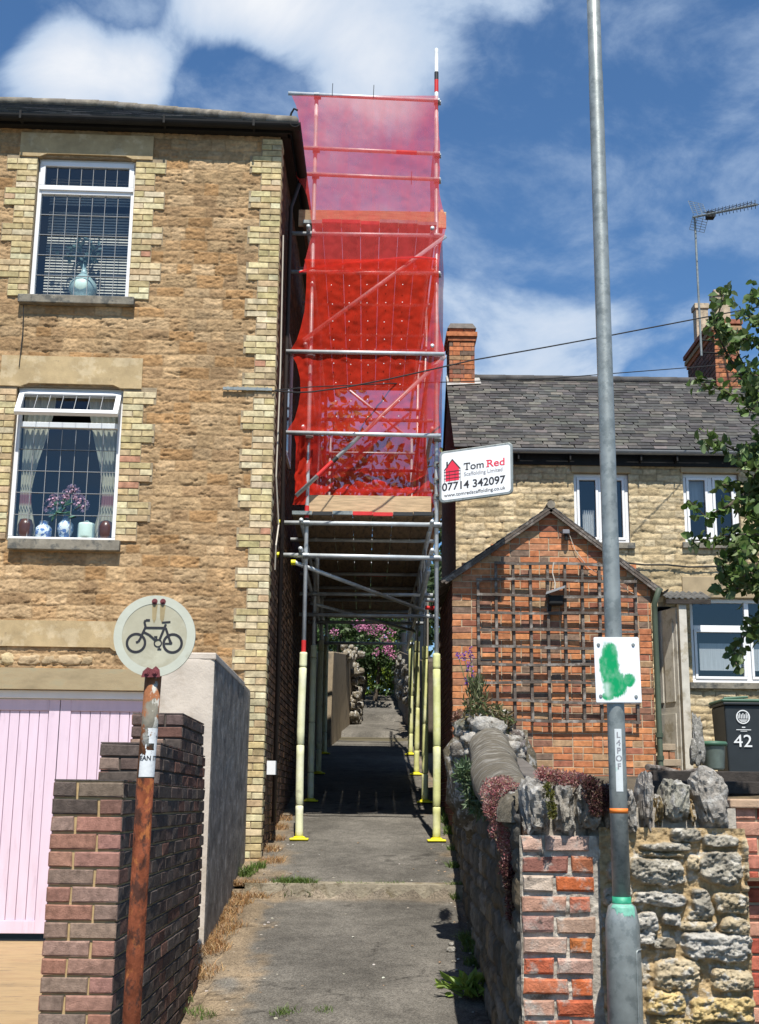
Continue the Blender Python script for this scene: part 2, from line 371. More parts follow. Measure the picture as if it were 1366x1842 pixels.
DRESS = pm('dressed_stone', (.42, .32, .18), rough=.9, var=.2, vs=6, bump=.3, bs=70, c2=(.50, .40, .25), c2s=5, c2t=(.5, .6), c3=(.22, .17, .11), c3s=7, c3t=(.62, .75), spec=.15)
SILL = pm('sill_stone', (.22, .20, .16), rough=.9, var=.3, vs=9, bump=.5, bs=60, c2=(.10, .10, .09), c2s=7)
UPVC = pm('white_plastic', (.78, .79, .80), rough=.35, var=.05, vs=4, bump=0, c3=(.42, .40, .36), c3s=9, c3t=(.68, .8))
BLACKP = pm('black_plastic', (.016, .016, .016), rough=.7, var=.2, bump=.05, spec=.2)
LEAD = pm('leading', (.25, .26, .27), rough=.5, var=.1, bump=0)
SLATE = pm('slate', attr=True, rough=.62, var=.3, vs=12, bump=.4, bs=70, spec=.35)
GALV = pm('galvanised_steel', (.27, .295, .285), rough=.45, metal=.35, var=.18, vs=14, bump=.08, bs=50, c2=(.20, .225, .22), c2s=16, c2t=(.5, .6))
TUBE = pm('scaffold_tube', (.58, .61, .62), rough=.42, metal=.3, var=.2, vs=10, bump=.06, bs=40)
REDP = pm('red_paint', (.6, .03, .03), rough=.5, var=.2, bump=.1)
BLKP = pm('black_paint', (.03, .03, .03), rough=.5, var=.2, bump=.1)
FOAM = pm('pale_yellow_foam', (.62, .62, .26), rough=.75, var=.16, vs=8, bump=.15, bs=50, c3=(.34, .33, .20), c3s=5, c3t=(.58, .74), c2=(.70, .69, .38), c2s=3, c2t=(.5, .6))
FOAMP = pm('faded_foam', (.72, .72, .46), rough=.75, var=.1, vs=8, bump=.15, bs=50, c3=(.38, .36, .26), c3s=5, c3t=(.58, .74), c2=(.76, .75, .55), c2s=3, c2t=(.5, .6))
YEL = pm('yellow_plastic', (.80, .72, .02), rough=.5, var=.1, bump=.05)
BOARD = pm('scaffold_board', (.24, .165, .10), rough=.85, var=.35, vs=5, bump=.4, bs=30, stretch=(6, 1, 6), c2=(.14, .10, .07), c2s=3)
NEWWOOD = pm('toe_board_timber', (.52, .37, .22), rough=.85, var=.3, vs=5, bump=.4, bs=30, stretch=(1, 6, 8), c3=(.16, .10, .06), c3s=5, c3t=(.64, .75))
GREYWOOD = pm('weathered_timber', (.11, .088, .072), rough=.9, var=.4, vs=10, bump=.7, bs=40, c2=(.24, .215, .19), c2s=9)
DARKWOOD = pm('dark_timber', (.04, .033, .028), rough=.9, var=.4, vs=10, bump=.7, bs=40)
GLASS = glass()
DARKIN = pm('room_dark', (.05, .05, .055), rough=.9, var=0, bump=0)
BARK = pm('bark', (.09, .07, .05), rough=.95, var=.4, vs=20, bump=1, bs=40)
LEAFM = pm('leaf', attr=True, rough=.5, var=.15, vs=8, bump=0, spec=.4, trans=.3)
PETAL = pm('petal', attr=True, rough=.7, var=.1, vs=8, bump=0, spec=.2, trans=.3)
CABLE = pm('cable_black', (.02, .02, .02), rough=.6, var=0, bump=0)
CABLEW = pm('cable_white', (.55, .5, .42), rough=.6, var=0, bump=0)
WHITEP = pm('white_sign', (.80, .81, .82), rough=.35, var=.03, bump=0)
#PART2
# ================================================================ SETTING
def hz(Y):      # path height
    if Y < 5.0: r = -1.6
    elif Y < 7.4: r = lerp(-1.6, -1.37, (Y-5)/2.4)
    elif Y < 11.75: r = -1.37+.128*(Y-7.4)
    elif Y < 22.5: r = -2.49+.15*Y
    else:
        k = [(22.5, .885), (24.9, 1.22), (25.0, 1.36), (27.4, 1.72), (27.5, 1.86), (29.4, 2.16), (29.5, 2.30), (33, 2.85), (60, 4.4), (600, 5)]
        r = np.interp(Y, [a for a, _ in k], [b for _, b in k])
    return EYE+float(r)
def struct(o, kind='structure'): o['kind'] = kind; return o
SOIL = pm('soil', (.11, .085, .055), var=.4, vs=4, bump=1, bs=40, c2=(.16, .12, .07), c2s=3, bd=.03)
DRIVE = pm('stamped_concrete', (.36, .25, .125), var=.25, vs=3, bump=.6, bs=12, c2=(.27, .18, .09), c2s=3, c3=(.20, .14, .08), c3s=8, c3t=(.58, .66), rough=.7, stretch=(.5, 1.6, 1))
# path material: asphalt with dirt creeping in from the left edge
def pathmat():
    m = bpy.data.materials.new('asphalt'); m.use_nodes = True; t = m.node_tree; b = t.nodes['Principled BSDF']; b.inputs['Roughness'].default_value = .9; b.inputs['Specular IOR Level'].default_value = .2
    tc = nd(t, 'ShaderNodeTexCoord'); at = nd(t, 'ShaderNodeAttribute'); at.attribute_name = 'Col'
    def N(s, d=8, r=.6):
        n = nd(t, 'ShaderNodeTexNoise', ins={'Scale': s, 'Detail': float(d), 'Roughness': r}); ln(t, tc.outputs['Object'], n.inputs['Vector']); return n.outputs['Fac']
    def R(v, a, b_, c, d): r = nd(t, 'ShaderNodeMapRange', ins={'From Min': a, 'From Max': b_, 'To Min': c, 'To Max': d}); ln(t, v, r.inputs['Value']); return r.outputs[0]
    v = nd(t, 'ShaderNodeTexVoronoi', ins={'Scale': 130.0}); ln(t, tc.outputs['Object'], v.inputs['Vector'])
    grit = nd(t, 'ShaderNodeMix', data_type='RGBA', blend_type='MULTIPLY'); grit.inputs['Factor'].default_value = 1
    sp = nd(t, 'ShaderNodeSeparateColor'); ln(t, v.outputs['Color'], sp.inputs[0]); g = R(sp.outputs[0], 0, 1, .6, 1.5)
    a = nd(t, 'ShaderNodeMath', operation='MULTIPLY'); ln(t, g, a.inputs[0]); ln(t, R(N(1.3), .3, .7, .65, 1.35), a.inputs[1])
    a2 = nd(t, 'ShaderNodeMath', operation='MULTIPLY'); ln(t, a.outputs[0], a2.inputs[0]); ln(t, R(N(9), .3, .7, .8, 1.2), a2.inputs[1])
    cc = nd(t, 'ShaderNodeCombineColor'); [ln(t, a2.outputs[0], cc.inputs[i]) for i in range(3)]
    ln(t, at.outputs['Color'], grit.inputs['A']); ln(t, cc.outputs[0], grit.inputs['B']); ln(t, grit.outputs['Result'], b.inputs['Base Color'])
    ad = nd(t, 'ShaderNodeMath', operation='ADD'); ln(t, v.outputs['Distance'], ad.inputs[0]); ln(t, N(50), ad.inputs[1])
    bn = nd(t, 'ShaderNodeBump', ins={'Strength': .6, 'Distance': .006}); ln(t, ad.outputs[0], bn.inputs['Height']); ln(t, bn.outputs[0], b.inputs['Normal'])
    return m
ASPH = pathmat()
def sheet(name, xs, ys, zf, colf, m, kind='structure'):
    X, Y = np.meshgrid(xs, ys); Z = np.vectorize(zf)(X, Y); pos = np.stack([X, Y, Z], -1); col = colf(X, Y)
    o = grid_mesh(name, pos, col, np.ones((len(ys)-1, len(xs)-1), bool), m, origin=(float(xs[0]), float(ys[0]), float(Z.min())))
    return struct(o, kind)
def pathcol(X, Y):
    base = np.array((.112, .103, .088)); dirt = np.array((.19, .145, .095))
    n = fbm(X*5, Y*3, 5, 2); k = sstep(.0, .28, (-.70-X)+(n-.5)*.7)          # left verge
    k2 = sstep(.0, .2, (X-.78)+(fbm(X*6, Y*4, 4, 9)-.5)*.5)*.8
    k3 = sstep(.25, .0, np.abs(Y-11.7)+(n-.5)*.3)*.5
    k = np.clip(k+k2+k3, 0, 1)
    crack = sstep(.022, .0, np.abs(fbm(X*1.6, Y*1.6, 5, 21)-.5))*.55*sstep(.42, .6, fbm(X*.9, Y*.9, 2, 33))
    c = base*(1-k[..., None])+dirt*k[..., None]; c = c*(1-crack[..., None])
    white = (fbm(X*42, Y*42, 2, 50) > .86)[..., None]
    return c*(.72+.56*fbm(X*1.8, Y*.8, 4, 60))[..., None]
ys1 = np.arange(5.0, 11.76, .03)
sheet('path', np.arange(-1.35, 1.15, .03), ys1, lambda x, y: hz(y)+.012*math.sin(x*3+y)*.6+.012*mnoise.noise(Vector((x*3, y*3, 0)))-(.03 if abs(x+.1) > .9 else 0), pathcol, ASPH)
ys2 = np.concatenate([np.arange(11.86, 22.6, .06), [22.5, 24.9, 25.0, 27.4, 27.5, 29.4, 29.5, 33, 36]]); ys2.sort()
sheet('upper_path', np.arange(-1.35, 1.35, .05), ys2, lambda x, y: hz(y)+.01*mnoise.noise(Vector((x*3, y*3, 0))), pathcol, ASPH)
KERB = pm('kerb_stone', (.30, .26, .19), var=.3, vs=8, bump=.9, bs=30, c2=(.16, .13, .08), c2s=6, bd=.02)
k = MB(); xs = np.linspace(-1.05, .92, 22)
for i in range(21):
    a = hz(11.9)+.003; j0, j1 = .012*math.sin(i*2.1), .012*math.sin(i*2.1+2.1)
    k.hexa([(xs[i], 11.72+j0, a-.22), (xs[i+1], 11.72+j1, a-.22), (xs[i+1], 11.95, a-.22), (xs[i], 11.95, a-.22), (xs[i], 11.74+j0, a), (xs[i+1], 11.74+j1, a), (xs[i+1], 11.95, a+.008), (xs[i], 11.95, a+.008)])
struct(k.build('path_step', KERB))
# terrain sheet, street and driveway
def tz(x, y):
    if y < 5: return -.02
    return min(hz(y)-.10, EYE+2.6) if y < 30 else EYE+2.6+(y-30)*.06
gx = np.array([-300, -80, -30, -12, -6, -3, -1.35, -1.1, 0, 1.2, 3, 6, 12, 30, 80, 300.]); gy = np.array([-300, -60, -20, -5, 0, 3, 5, 6, 7.4, 9, 11.7, 11.9, 15, 19, 22.5, 25, 27.4, 29.4, 33, 45, 80, 300, 600.])
def tzz(x, y):
    z = tz(x, y)
    if x < -1.15 and y < 16: z = min(z, EYE-1.5)
    return z
sheet('ground', gx, gy, tzz, lambda X, Y: np.ones(X.shape+(3,))*np.array((.10, .085, .05)), pm('ground_soil', attr=True, var=.3, vs=2, bump=.6))
sheet('street', np.array([-60, 0, 60.]), np.array([-12, -6, 0, 3.9, 4.9]), lambda x, y: 0.0, lambda X, Y: np.ones(X.shape+(3,))*np.array((.08, .078, .075)), ASPH)
sheet('driveway', np.arange(-7, -1.02, .25), np.arange(4.9, 13.2, .25), lambda x, y: EYE-1.335-.003*(13-y), lambda X, Y: np.ones(X.shape+(3,))*.3, DRIVE)
sheet('garden', np.arange(.95, 8, .2), np.arange(6.35, 17, .2), lambda x, y: EYE+np.interp(y, [6.3, 8, 10.4, 11, 17], [-.35, -.12, -.02, .25, .32])+.05*mnoise.noise(Vector((x, y, 0))), lambda X, Y: np.ones(X.shape+(3,))*.1, SOIL)
# ================================================================ LEFT STONE HOUSE
HY = 12.9
LF = Frame(P(470, 1445, HY), 2.0)
_sv = Vector((.016, 1, 0)).normalized(); SF = Frame(LF.O, U=_sv, In=Vector((-_sv.y, _sv.x, 0)))      # alley side wall of the house, u runs back
house = thing('stone_house', LF.p(0, 0, EYE-1.4), 'tall golden ironstone house with yellow brick corners and pink garage doors, hipped slate roof', 'house')
z_eave = LF.uz(500, 243)[1]
PALH = [(.37, .24, .125), (.42, .285, .155), (.33, .215, .115), (.43, .30, .17), (.36, .215, .10), (.40, .275, .15)]
YB = [(.50, .41, .22), (.54, .45, .26), (.47, .38, .20), (.52, .44, .28), (.44, .35, .19), (.46, .34, .20), (.55, .48, .31)]
# window openings (u0,z0,u1,z1) from measured corners
def rect(F, x0, y0, x1, y1, d=0):
    a = F.uz(x0, y0, d); b = F.uz(x1, y1, d); return (a[0], a[1], b[0], b[1])
uw = (LF.uz(61, 400)[0], LF.uz(150, 284)[1], LF.uz(239, 400)[0], LF.uz(140, 536)[1])
lw = (LF.uz(20, 850)[0], LF.uz(130, 696)[1], LF.uz(214, 850)[0], LF.uz(110, 972)[1])
gd = (-5.2, LF.uz(130, 1242)[1], LF.uz(296, 1400)[0], EYE-1.5)
quo_in = LF.uz(436, 700)[0]
def q_edge(z):     # toothed inner edge of corner quoin
    return LF.uz(425, 1445)[0] if int((z-EYE+9)/.225) % 2 else LF.uz(450, 1445)[0]
zb = EYE-1.6
rubble('wall', LF, -5.2, -.005, zb, z_eave+.03, .0105, STONE, house, PALH, (.34, .23, .125), ch=(.10, .16), cw=(.14, .36), depth=.008, rough=.012, warp=.016, joint=.009, seed=4, crev=.011,
       cuts=[uw, lw, gd], hs=(13, 40))
def quoin(name, uin, uout, z0, z1, wide, par, proud=.022, cuts=()):
    mb = MB(); hb = .0705; n = int((z1-z0)/hb); sgn = 1 if uout > uin else -1
    for i in range(n):
        a = z0+i*hb; ww = wide if (i//3) % 2 else 0
        L = abs(uout-uin)+ww; k = 0; pos = 0; first = .11 if i % 2 else .22
        e = [0]
        while e[-1] < L-.03: e.append(min(L, e[-1]+(first if len(e) == 1 else .22)))
        for s0, s1 in zip(e[:-1], e[1:]):
            if s1-s0 < .03: continue
            u_a = uout-sgn*s0; u_b = uout-sgn*(s1-.008); c = jitc(random.choice(YB), .15)
            if random.random() < .03: c = (.42, .22, .14)
            mb.fbox(LF, min(u_a, u_b), max(u_a, u_b), -proud-random.uniform(0, .004), .02, a, a+hb-.010, c, bev=.004, jit=.002)
    mb.build(name, BRICK, par)
    mm = MB()
    for i in range(0, n, 3):
        ww = wide if (i//3) % 2 else 0
        a, b = uout, uin-sgn*ww
        mm.fbox(LF, min(a, b)+.002, max(a, b)-.002, -proud+.008, .02, z0+i*hb, min(z0+(i+3)*hb, z1)-.002)
    mm.build('mortar_bed', MORT, par)
quoin('corner_quoin', -.215, .012, EYE-1.45, z_eave-.01, .125, house)
jl = .225
quoin('window_quoin', uw[2]+jl, uw[2]+.004, uw[3], uw[1]+.01, .115, house)
quoin('window_quoin', uw[0]-jl, uw[0]-.004, uw[3], uw[1]+.01, .115, house)
quoin('window_quoin', lw[2]+jl, lw[2]+.004, lw[3], lw[1]+.01, .13, house)
quoin('window_quoin', lw[0]-jl, lw[0]-.004, lw[3], lw[1]+.01, .13, house)
# lintels with chamfered soffit
def lintel(u0, u1, z0, z1, par, proud=.03, notch=.1):
    mb = MB(); prof = [(u0, z0), (u0+notch*2.2, z0), (u0+notch*3, z0+.035), (u1-notch*3, z0+.035), (u1-notch*2.2, z0), (u1, z0), (u1, z1), (u0, z1)]
    n = len(prof); vs = [LF.p(u, -proud, z) for u, z in prof]+[LF.p(u, .12, z) for u, z in prof]
    mb.add(vs, [tuple(range(n)), tuple(range(n, 2*n))[::-1]]+[(i, i+n, (i+1) % n+n, (i+1) % n) for i in range(n)])
    return mb.build('lintel', DRESS, par)
a = rect(LF, 40, 240, 276, 279); lintel(a[0], a[2], uw[1]-.01, a[1], house)
a = rect(LF, 5, 640, 256, 690); lintel(a[0], a[2], lw[1]-.01, a[1], house)
gl = LF.uz(100, 1117)[1]; gm = LF.uz(100, 1170)[1]
lintel(-5.0, LF.uz(232, 1140)[0], gm, gl, house, notch=.06)
mb = MB(); uu = -5
while uu < -1.75:
    w_ = random.uniform(.12, .3); mb.rock(LF.p(uu+w_/2, .01, LF.uz(100, 1187)[1]), (w_/2-.004, .03, random.uniform(.045, .062)), seed=random.random()*50, rough=.3, col=jitc((.44, .34, .2), .15)); uu += w_
mb.build('stone_course', STONE, house, smooth=True)
mb = MB().fbox(LF, -5.2, LF.uz(300, 1220)[0], -.034, .1, LF.uz(130, 1241)[1], LF.uz(130, 1203)[1]); mb.build('garage_lintel', pm('rendered_band', (.34, .27, .16), var=.25, vs=3, bump=.3, c2=(.28, .24, .15), c2s=3, stretch=(1, 1, 3)), house)
# sills
a = rect(LF, 36, 533, 243, 552); MB().fbox(LF, a[0], a[2], -.09, .12, a[3]-.01, uw[3]-.002).build('sill', SILL, house, bevel=.008)
a = rect(LF, 18, 970, 217, 992); MB().fbox(LF, a[0], a[2], -.09, .12, a[3]-.01, lw[3]-.002).build('sill', SILL, house, bevel=.008)
# window builder
def frame_boxes(mb, F, u0, u1, z0, z1, d0, d1, t):
    mb.fbox(F, u0, u1, d0, d1, z0, z0+t); mb.fbox(F, u0, u1, d0, d1, z1-t, z1); mb.fbox(F, u0, u0+t, d0, d1, z0+t, z1-t); mb.fbox(F, u1-t, u1, d0, d1, z0+t, z1-t)
def lead(mb, F, u0, u1, z0, z1, d, nu, nz, w=.006):
    for i in range(1, nu): u = lerp(u0, u1, i/nu); mb.fbox(F, u-w/2, u+w/2, d, d+.012, z0, z1)
    for i in range(1, nz): z = lerp(z0, z1, i/nz); mb.fbox(F, u0, u1, d-.001, d+.013, z-w/2, z+w/2)
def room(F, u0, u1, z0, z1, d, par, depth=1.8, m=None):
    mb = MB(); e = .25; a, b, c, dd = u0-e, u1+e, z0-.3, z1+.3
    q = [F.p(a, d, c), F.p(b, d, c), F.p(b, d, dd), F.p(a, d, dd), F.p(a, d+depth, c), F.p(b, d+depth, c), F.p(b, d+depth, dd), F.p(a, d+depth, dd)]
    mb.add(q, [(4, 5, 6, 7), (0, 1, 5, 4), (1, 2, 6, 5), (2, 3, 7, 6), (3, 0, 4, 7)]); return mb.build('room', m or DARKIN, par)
def reveal(F, u0, u1, z0, z1, d, par, m=MORT):
    mb = MB(); t = .05
    mb.fbox(F, u0-t, u0, .005, d, z0, z1); mb.fbox(F, u1, u1+t, .005, d, z0, z1); mb.fbox(F, u0-t, u1+t, .005, d, z1, z1+t); mb.fbox(F, u0-t, u1+t, .005, d, z0-t, z0)
    return mb.build('reveal', m, par)
def house_window(r, ztr, vent_open):
    u0, z1, u1, z0 = r; d0 = .055
    root = house
    fr = MB(); frame_boxes(fr, LF, u0+.002, u1-.002, z0, z1, d0, d0+.07, .045); fr.fbox(LF, u0+.047, u1-.047, d0, d0+.07, ztr-.03, ztr+.03)
    W_ = fr.build('window', UPVC, root, bevel=.006)
    MB().add([LF.p(u0+.047, d0+.03, z0+.047), LF.p(u1-.047, d0+.03, z0+.047), LF.p(u1-.047, d0+.03, ztr-.03), LF.p(u0+.047, d0+.03, ztr-.03)], [(0, 1, 2, 3)]).build('pane', GLASS, W_)
    l = MB(); lead(l, LF, u0+.047, u1-.047, z0+.047, ztr-.03, d0+.018, 7, 5); l.build('leading', LEAD, W_)
    # vent, hinged at its top
    zt, zbv = z1-.035, ztr+.012; a = math.radians(34) if vent_open else 0; H = zt-zbv; off = d0-.02
    class VF:   # hinged frame
        U = LF.U
        def p(s, u, d, z): t = z1-.035-z; return LF.p(u, off+d*math.cos(a)-t*math.sin(a), zt-t*math.cos(a)-d*math.sin(a))
    V = VF(); vv = MB(); frame_boxes(vv, V, u0+.02, u1-.02, zbv, zt, 0, .05, .055); v = vv.build('vent', UPVC, W_, bevel=.005)
    # keep the vent's pane in the same mesh level (thing > part > sub-part)
    MB().add([V.p(u0+.075, .03, zbv+.055), V.p(u1-.075, .03, zbv+.055), V.p(u1-.075, .03, zt-.055), V.p(u0+.075, .03, zt-.055)], [(0, 1, 2, 3)]).build('vent_pane', GLASS, W_)
    l = MB(); lead(l, V, u0+.075, u1-.075, zbv+.055, zt-.055, .015, 7, 1); l.fbox(V, u0+.075, u1-.075, .014, .028, zbv+.055, zbv+.062); l.fbox(V, u0+.075, u1-.075, .014, .028, zt-.062, zt-.055); l.build('vent_leading', LEAD, W_)
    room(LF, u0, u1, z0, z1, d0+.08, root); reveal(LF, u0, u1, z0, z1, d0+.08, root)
    return d0
ztr_u = LF.uz(150, 342)[1]; ztr_l = LF.uz(120, 762)[1]
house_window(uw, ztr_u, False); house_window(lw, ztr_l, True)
# things behind the upper window
mb = MB(); zz = uw[3]+.05
while zz < uw[1]-.05:
    if not (zz > ztr_u-.06 and zz < ztr_u-.02): mb.hexa([LF.p(uw[0]+.06, .40, zz), LF.p(uw[2]-.06, .40, zz), LF.p(uw[2]-.06, .414, zz+.024), LF.p(uw[0]+.06, .414, zz+.024), LF.p(uw[0]+.06, .398, zz+.001), LF.p(uw[2]-.06, .398, zz+.001), LF.p(uw[2]-.06, .412, zz+.025), LF.p(uw[0]+.06, .412, zz+.025)])
    zz += .034
tag(mb.build('venetian_blind', pm('blind_slat', (.70, .64, .50), rough=.6, var=.05, bump=0)), 'cream slatted blind hanging behind the upper leaded window', 'blind')
GLAZE = pm('celadon_glaze', (.50, .66, .60), rough=.25, var=.1, bump=0)
BLUEW = pm('blue_and_white_china', (.62, .72, .76), rough=.25, var=.1, bump=0, c2=(.10, .20, .45), c2s=22, c2t=(.5, .54))
def at_(F, px, py, d): u, z = F.uz(px, py, d); return F.p(u, d, z)
b = at_(LF, 149, 528, .22); b.z = uw[3]+.05
v = thing('vase', b, 'pale green round vase with grey foliage standing in the upper window', 'vase')
MB().lathe(b, [(.05, 0), (.12, .05), (.155, .13), (.145, .2), (.09, .27), (.035, .33), (.022, .40), (.03, .43)], 28).build('vase_body', GLAZE, v, smooth=True)
lf = MB(); st = MB()
for i in range(26):
    t = b+Vector((0, 0, .42)); e = t+Vector((random.gauss(0, .12), random.uniform(-.05, .03), random.uniform(.05, .36))); st.path([t, (t+e)/2+Vector((0, 0, .03)), e], .003, 4)
    for q in range(6): leaf(lf, lerp(t, e, random.uniform(.4, 1)), rv(), .07, jitc((.16, .26, .24), .3), .6)
lf.build('foliage', LEAFM, v); st.build('stem', BARK, v)
# things behind the lower window
def curtain(px_top0, px_top1, px_tie, side, lab):
    pos = []; col = []
    for i in range(40):
        z = lerp(lw[1]-.06, lw[3]+.08, i/39); row = []
        tie = .28; t = i/39; tt = abs(t-.72)
        k_ = sstep(0, .72, t) if t < .72 else 1-.35*sstep(.72, 1, t)
        uo = lw[0]+.05 if side < 0 else lw[2]-.05; wd = lerp(.33, .12, float(k_))
        for j in range(26):
            s = j/25; u = uo-side*0 + (-side)*s*wd+(-side)*.02*k_
            d = .17+.018*math.sin(s*30)*(1-.3*k_); row.append(tuple(LF.p(u, d, z)))
        pos.append(row); col.append([(.72, .68, .50) if not .70 < t < .78 else (.42, .2, .2)]*26)
    o = grid_mesh('curtain', np.array(pos), np.array(col), np.ones((39, 25), bool), pm('curtain_cloth', attr=True, rough=.9, var=.12, vs=10, bump=.1, trans=.25), origin=tuple(LF.p(lw[0] if side < 0 else lw[2], .17, lw[3])))
    tag(o, lab, 'curtain', None)
curtain(0, 0, 0, -1, 'cream curtain tied back at the left of the lower leaded window')
curtain(0, 0, 0, 1, 'cream curtain tied back at the right of the lower leaded window')
b = at_(LF, 117, 965, .15); b.z = lw[3]+.05
v = thing('flower_vase', b, 'blue and white vase of pink hydrangeas in the middle of the lower window', 'vase')
MB().lathe(b, [(.04, 0), (.06, .02), (.085, .09), (.08, .15), (.035, .21), (.03, .24), (.04, .26)], 24).build('vase_body', BLUEW, v, smooth=True)
fl = MB(); lv = MB()
for cx, cz in ((-.12, .40), (0, .45), (.12, .41), (-.05, .36), (.06, .50), (.16, .36), (-.17, .34)):
    for i in range(70):
        d = rv().normalized(); p = b+Vector((cx, -.02, cz))+d*.07; leaf(fl, p, d.cross(rv()), .028, jitc((.52, .36, .46), .2), 1)
for i in range(16): leaf(lv, b+Vector((random.uniform(-.1, .1), -.03, random.uniform(.24, .34))), Vector((random.uniform(-1, 1), -.3, random.uniform(-.5, .6))), .12, jitc((.12, .26, .20), .2), .6)
fl.build('petal_head', PETAL, v); lv.build('foliage', LEAFM, v)
def jar(px, prof, m, lab, cat='jar'):
    b = at_(LF, px, 965, .14); b.z = lw[3]+.05; tag(MB().lathe(b, prof, 24).build(cat, m, None, smooth=True), lab, cat)
jar(78, [(.07, 0), (.085, .02), (.085, .10), (.06, .13), (.045, .135), (.045, .17), (.05, .175), (.02, .18)], BLUEW, 'pale blue lidded ginger jar left of the hydrangea vase')
jar(155, [(.085, 0), (.09, .02), (.09, .14), (.085, .16), (.03, .175), (.02, .19)], GLAZE, 'pale green pierced jar right of the hydrangea vase')
TERR = pm('brown_glass', (.08, .038, .036), rough=.3, var=.3, bump=0)
jar(190, [(.06, 0), (.075, .03), (.08, .12), (.06, .18), (.02, .2)], TERR, 'dark red ribbed pot at the right end of the lower window', 'pot')
jar(45, [(.06, 0), (.075, .03), (.08, .13), (.06, .19), (.02, .2)], TERR, 'dark red ribbed pot at the left end of the lower window', 'pot')
# garage doors
PINK = pm('pink_paint', (.66, .53, .63), rough=.55, var=.06, vs=3, bump=.15, bs=20, stretch=(3, 1, .6), c3=(.58, .46, .55), c3s=4, c3t=(.55, .7))
PINKF = pm('pink_paint_groove', (.32, .22, .29), rough=.7, var=.1, bump=0)
gb = LF.uz(40, 1681)[1]; gt = LF.uz(130, 1256)[1]; gt2 = LF.uz(130, 1241)[1]
MB().fbox(LF, -5.2, LF.uz(296, 1250)[0], .045, .14, gt, gt2-.003).build('door_head', UPVC, house, bevel=.006)
us = LF.uz(97, 1400)[0]
for (a, b_) in ((us+.004, gd[2]+.1), (-5.1, us-.004)):
    df = MB(); df.fbox(LF, a, b_, .09, .13, gb, gb+.0); 
    df = MB(); df.fbox(LF, a, a+.105, .085, .13, gb, gt-.01); df.fbox(LF, b_-.105, b_, .085, .13, gb, gt-.01); df.fbox(LF, a+.105, b_-.105, .085, .13, gt-.12, gt-.01); df.fbox(LF, a+.105, b_-.105, .085, .13, gb, gb+.12)
    D = df.build('garage_door', PINK, house, bevel=.004)
    bd = MB(); u = a+.106
    while u < b_-.106:
        e = min(u+.098, b_-.106); bd.fbox(LF, u, e-.006, .10, .125, gb+.121, gt-.121); u = e
    bd.build('board_panel', PINK, D, bevel=.003)
    MB().fbox(LF, a+.1, b_-.1, .118, .14, gb+.01, gt-.02).build('door_back', PINKF, D)
# reveal of garage
mb = MB(); mb.fbox(LF, gd[2], gd[2]+.25, .01, .2, EYE-1.5, gt2); mb.build('garage_jamb', MORT, house)
# side wall towards the alley
def side_top(u): return z_eave+.0+0*u
sb = MB(); DB = [(.10, .055, .038), (.115, .065, .042), (.075, .045, .032), (.13, .075, .045), (.07, .047, .037)]  # brick tones lowered so the passage under the scaffold looks darker
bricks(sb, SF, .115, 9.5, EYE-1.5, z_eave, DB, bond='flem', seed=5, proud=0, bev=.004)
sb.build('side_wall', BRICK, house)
sb = MB()   # corner quoin return
for i in range(int((z_eave-EYE+1.4)/.0705)):
    a = EYE-1.45+i*.0705; L = .11 if i % 2 else .22; sb.fbox(SF, -.0, L, -.016, .05, a, a+.06, jitc(random.choice(YB), .15), bev=.003, jit=.001)
sb.build('corner_return', BRICK, house)
MB().fbox(SF, .01, 9.5, .012, .3, EYE-1.6, z_eave+.02).build('wall_core', MORT, house)
MB().fbox(LF, -5.2, -.02, .30, .33, zb, gd[3]+.001).build('wall_base', MORT, house)
# hipped roof, fascia and gutter
ov = .15; hi = z_eave+.05; pitch = math.tan(math.radians(32.4)); ap = 3.2
RFc = lambda u, d, z: LF.p(u, d, z)
def slope_slates(name, corner_f, width_f, rows, dv, m, par, seed=1, cw=.26, pal=((.055, .058, .062), (.07, .072, .075), (.045, .047, .05), (.08, .078, .072))):
    rs = random.Random(seed); mb = MB()
    for i in range(rows):
        t0, t1 = i*dv, (i+1)*dv+.05; lo, hi_ = width_f((t0+t1)/2); u = lo-(cw/2 if i % 2 else 0)
        while u < hi_:
            a, b = max(u, lo)+.003, min(u+cw, hi_)-.003; u += cw*rs.uniform(.9, 1.08)
            if b-a < .03: continue
            c = jitc(rs.choice(pal), .22); e = .012+rs.uniform(0, .007); s = rs.uniform(-.01, .01)
            p = [corner_f(a, t0+s, 0), corner_f(b, t0+s, 0), corner_f(b, t1, 0), corner_f(a, t1, 0), corner_f(a, t0+s, e), corner_f(b, t0+s, e), corner_f(b, t1, .004), corner_f(a, t1, .004)]
            mb.hexa(p, c)
    return mb.build(name, m, par)
cp, sp_ = math.cos(math.atan(pitch)), math.sin(math.atan(pitch))
def front_slope(u, t, e): return LF.p(u, -ov+t*cp-e*sp_, hi+t*sp_+e*cp)
def side_slope(u, t, e): return SF.p(u, -ov+t*cp-e*sp_, hi+t*sp_+e*cp)
slope_slates('roof', front_slope, lambda t: (-5.2, ov-t*cp), int(ap/.2), .2, SLATE, house, 2)
slope_slates('side_roof', side_slope, lambda t: (-ov+t*cp, 9.6), int(ap/.2), .2, SLATE, house, 3)
mb = MB(); top = [front_slope(-5.2, 0, -.01), front_slope(ov, 0, -.01), front_slope(ov-ap*cp, ap, -.01), front_slope(-5.2, ap, -.01)]
mb.add(top, [(0, 1, 2, 3)]); mb.add([side_slope(-ov, 0, -.01), side_slope(9.6, 0, -.01), side_slope(9.6, ap, -.01), side_slope(-ov+ap*cp, ap, -.01)], [(0, 1, 2, 3)]); mb.build('roof_deck', DARKWOOD, house)
RIDGE = pm('ridge_tile', (.17, .15, .12), var=.35, vs=6, bump=.5, bs=30, c2=(.25, .22, .17), c2s=5)
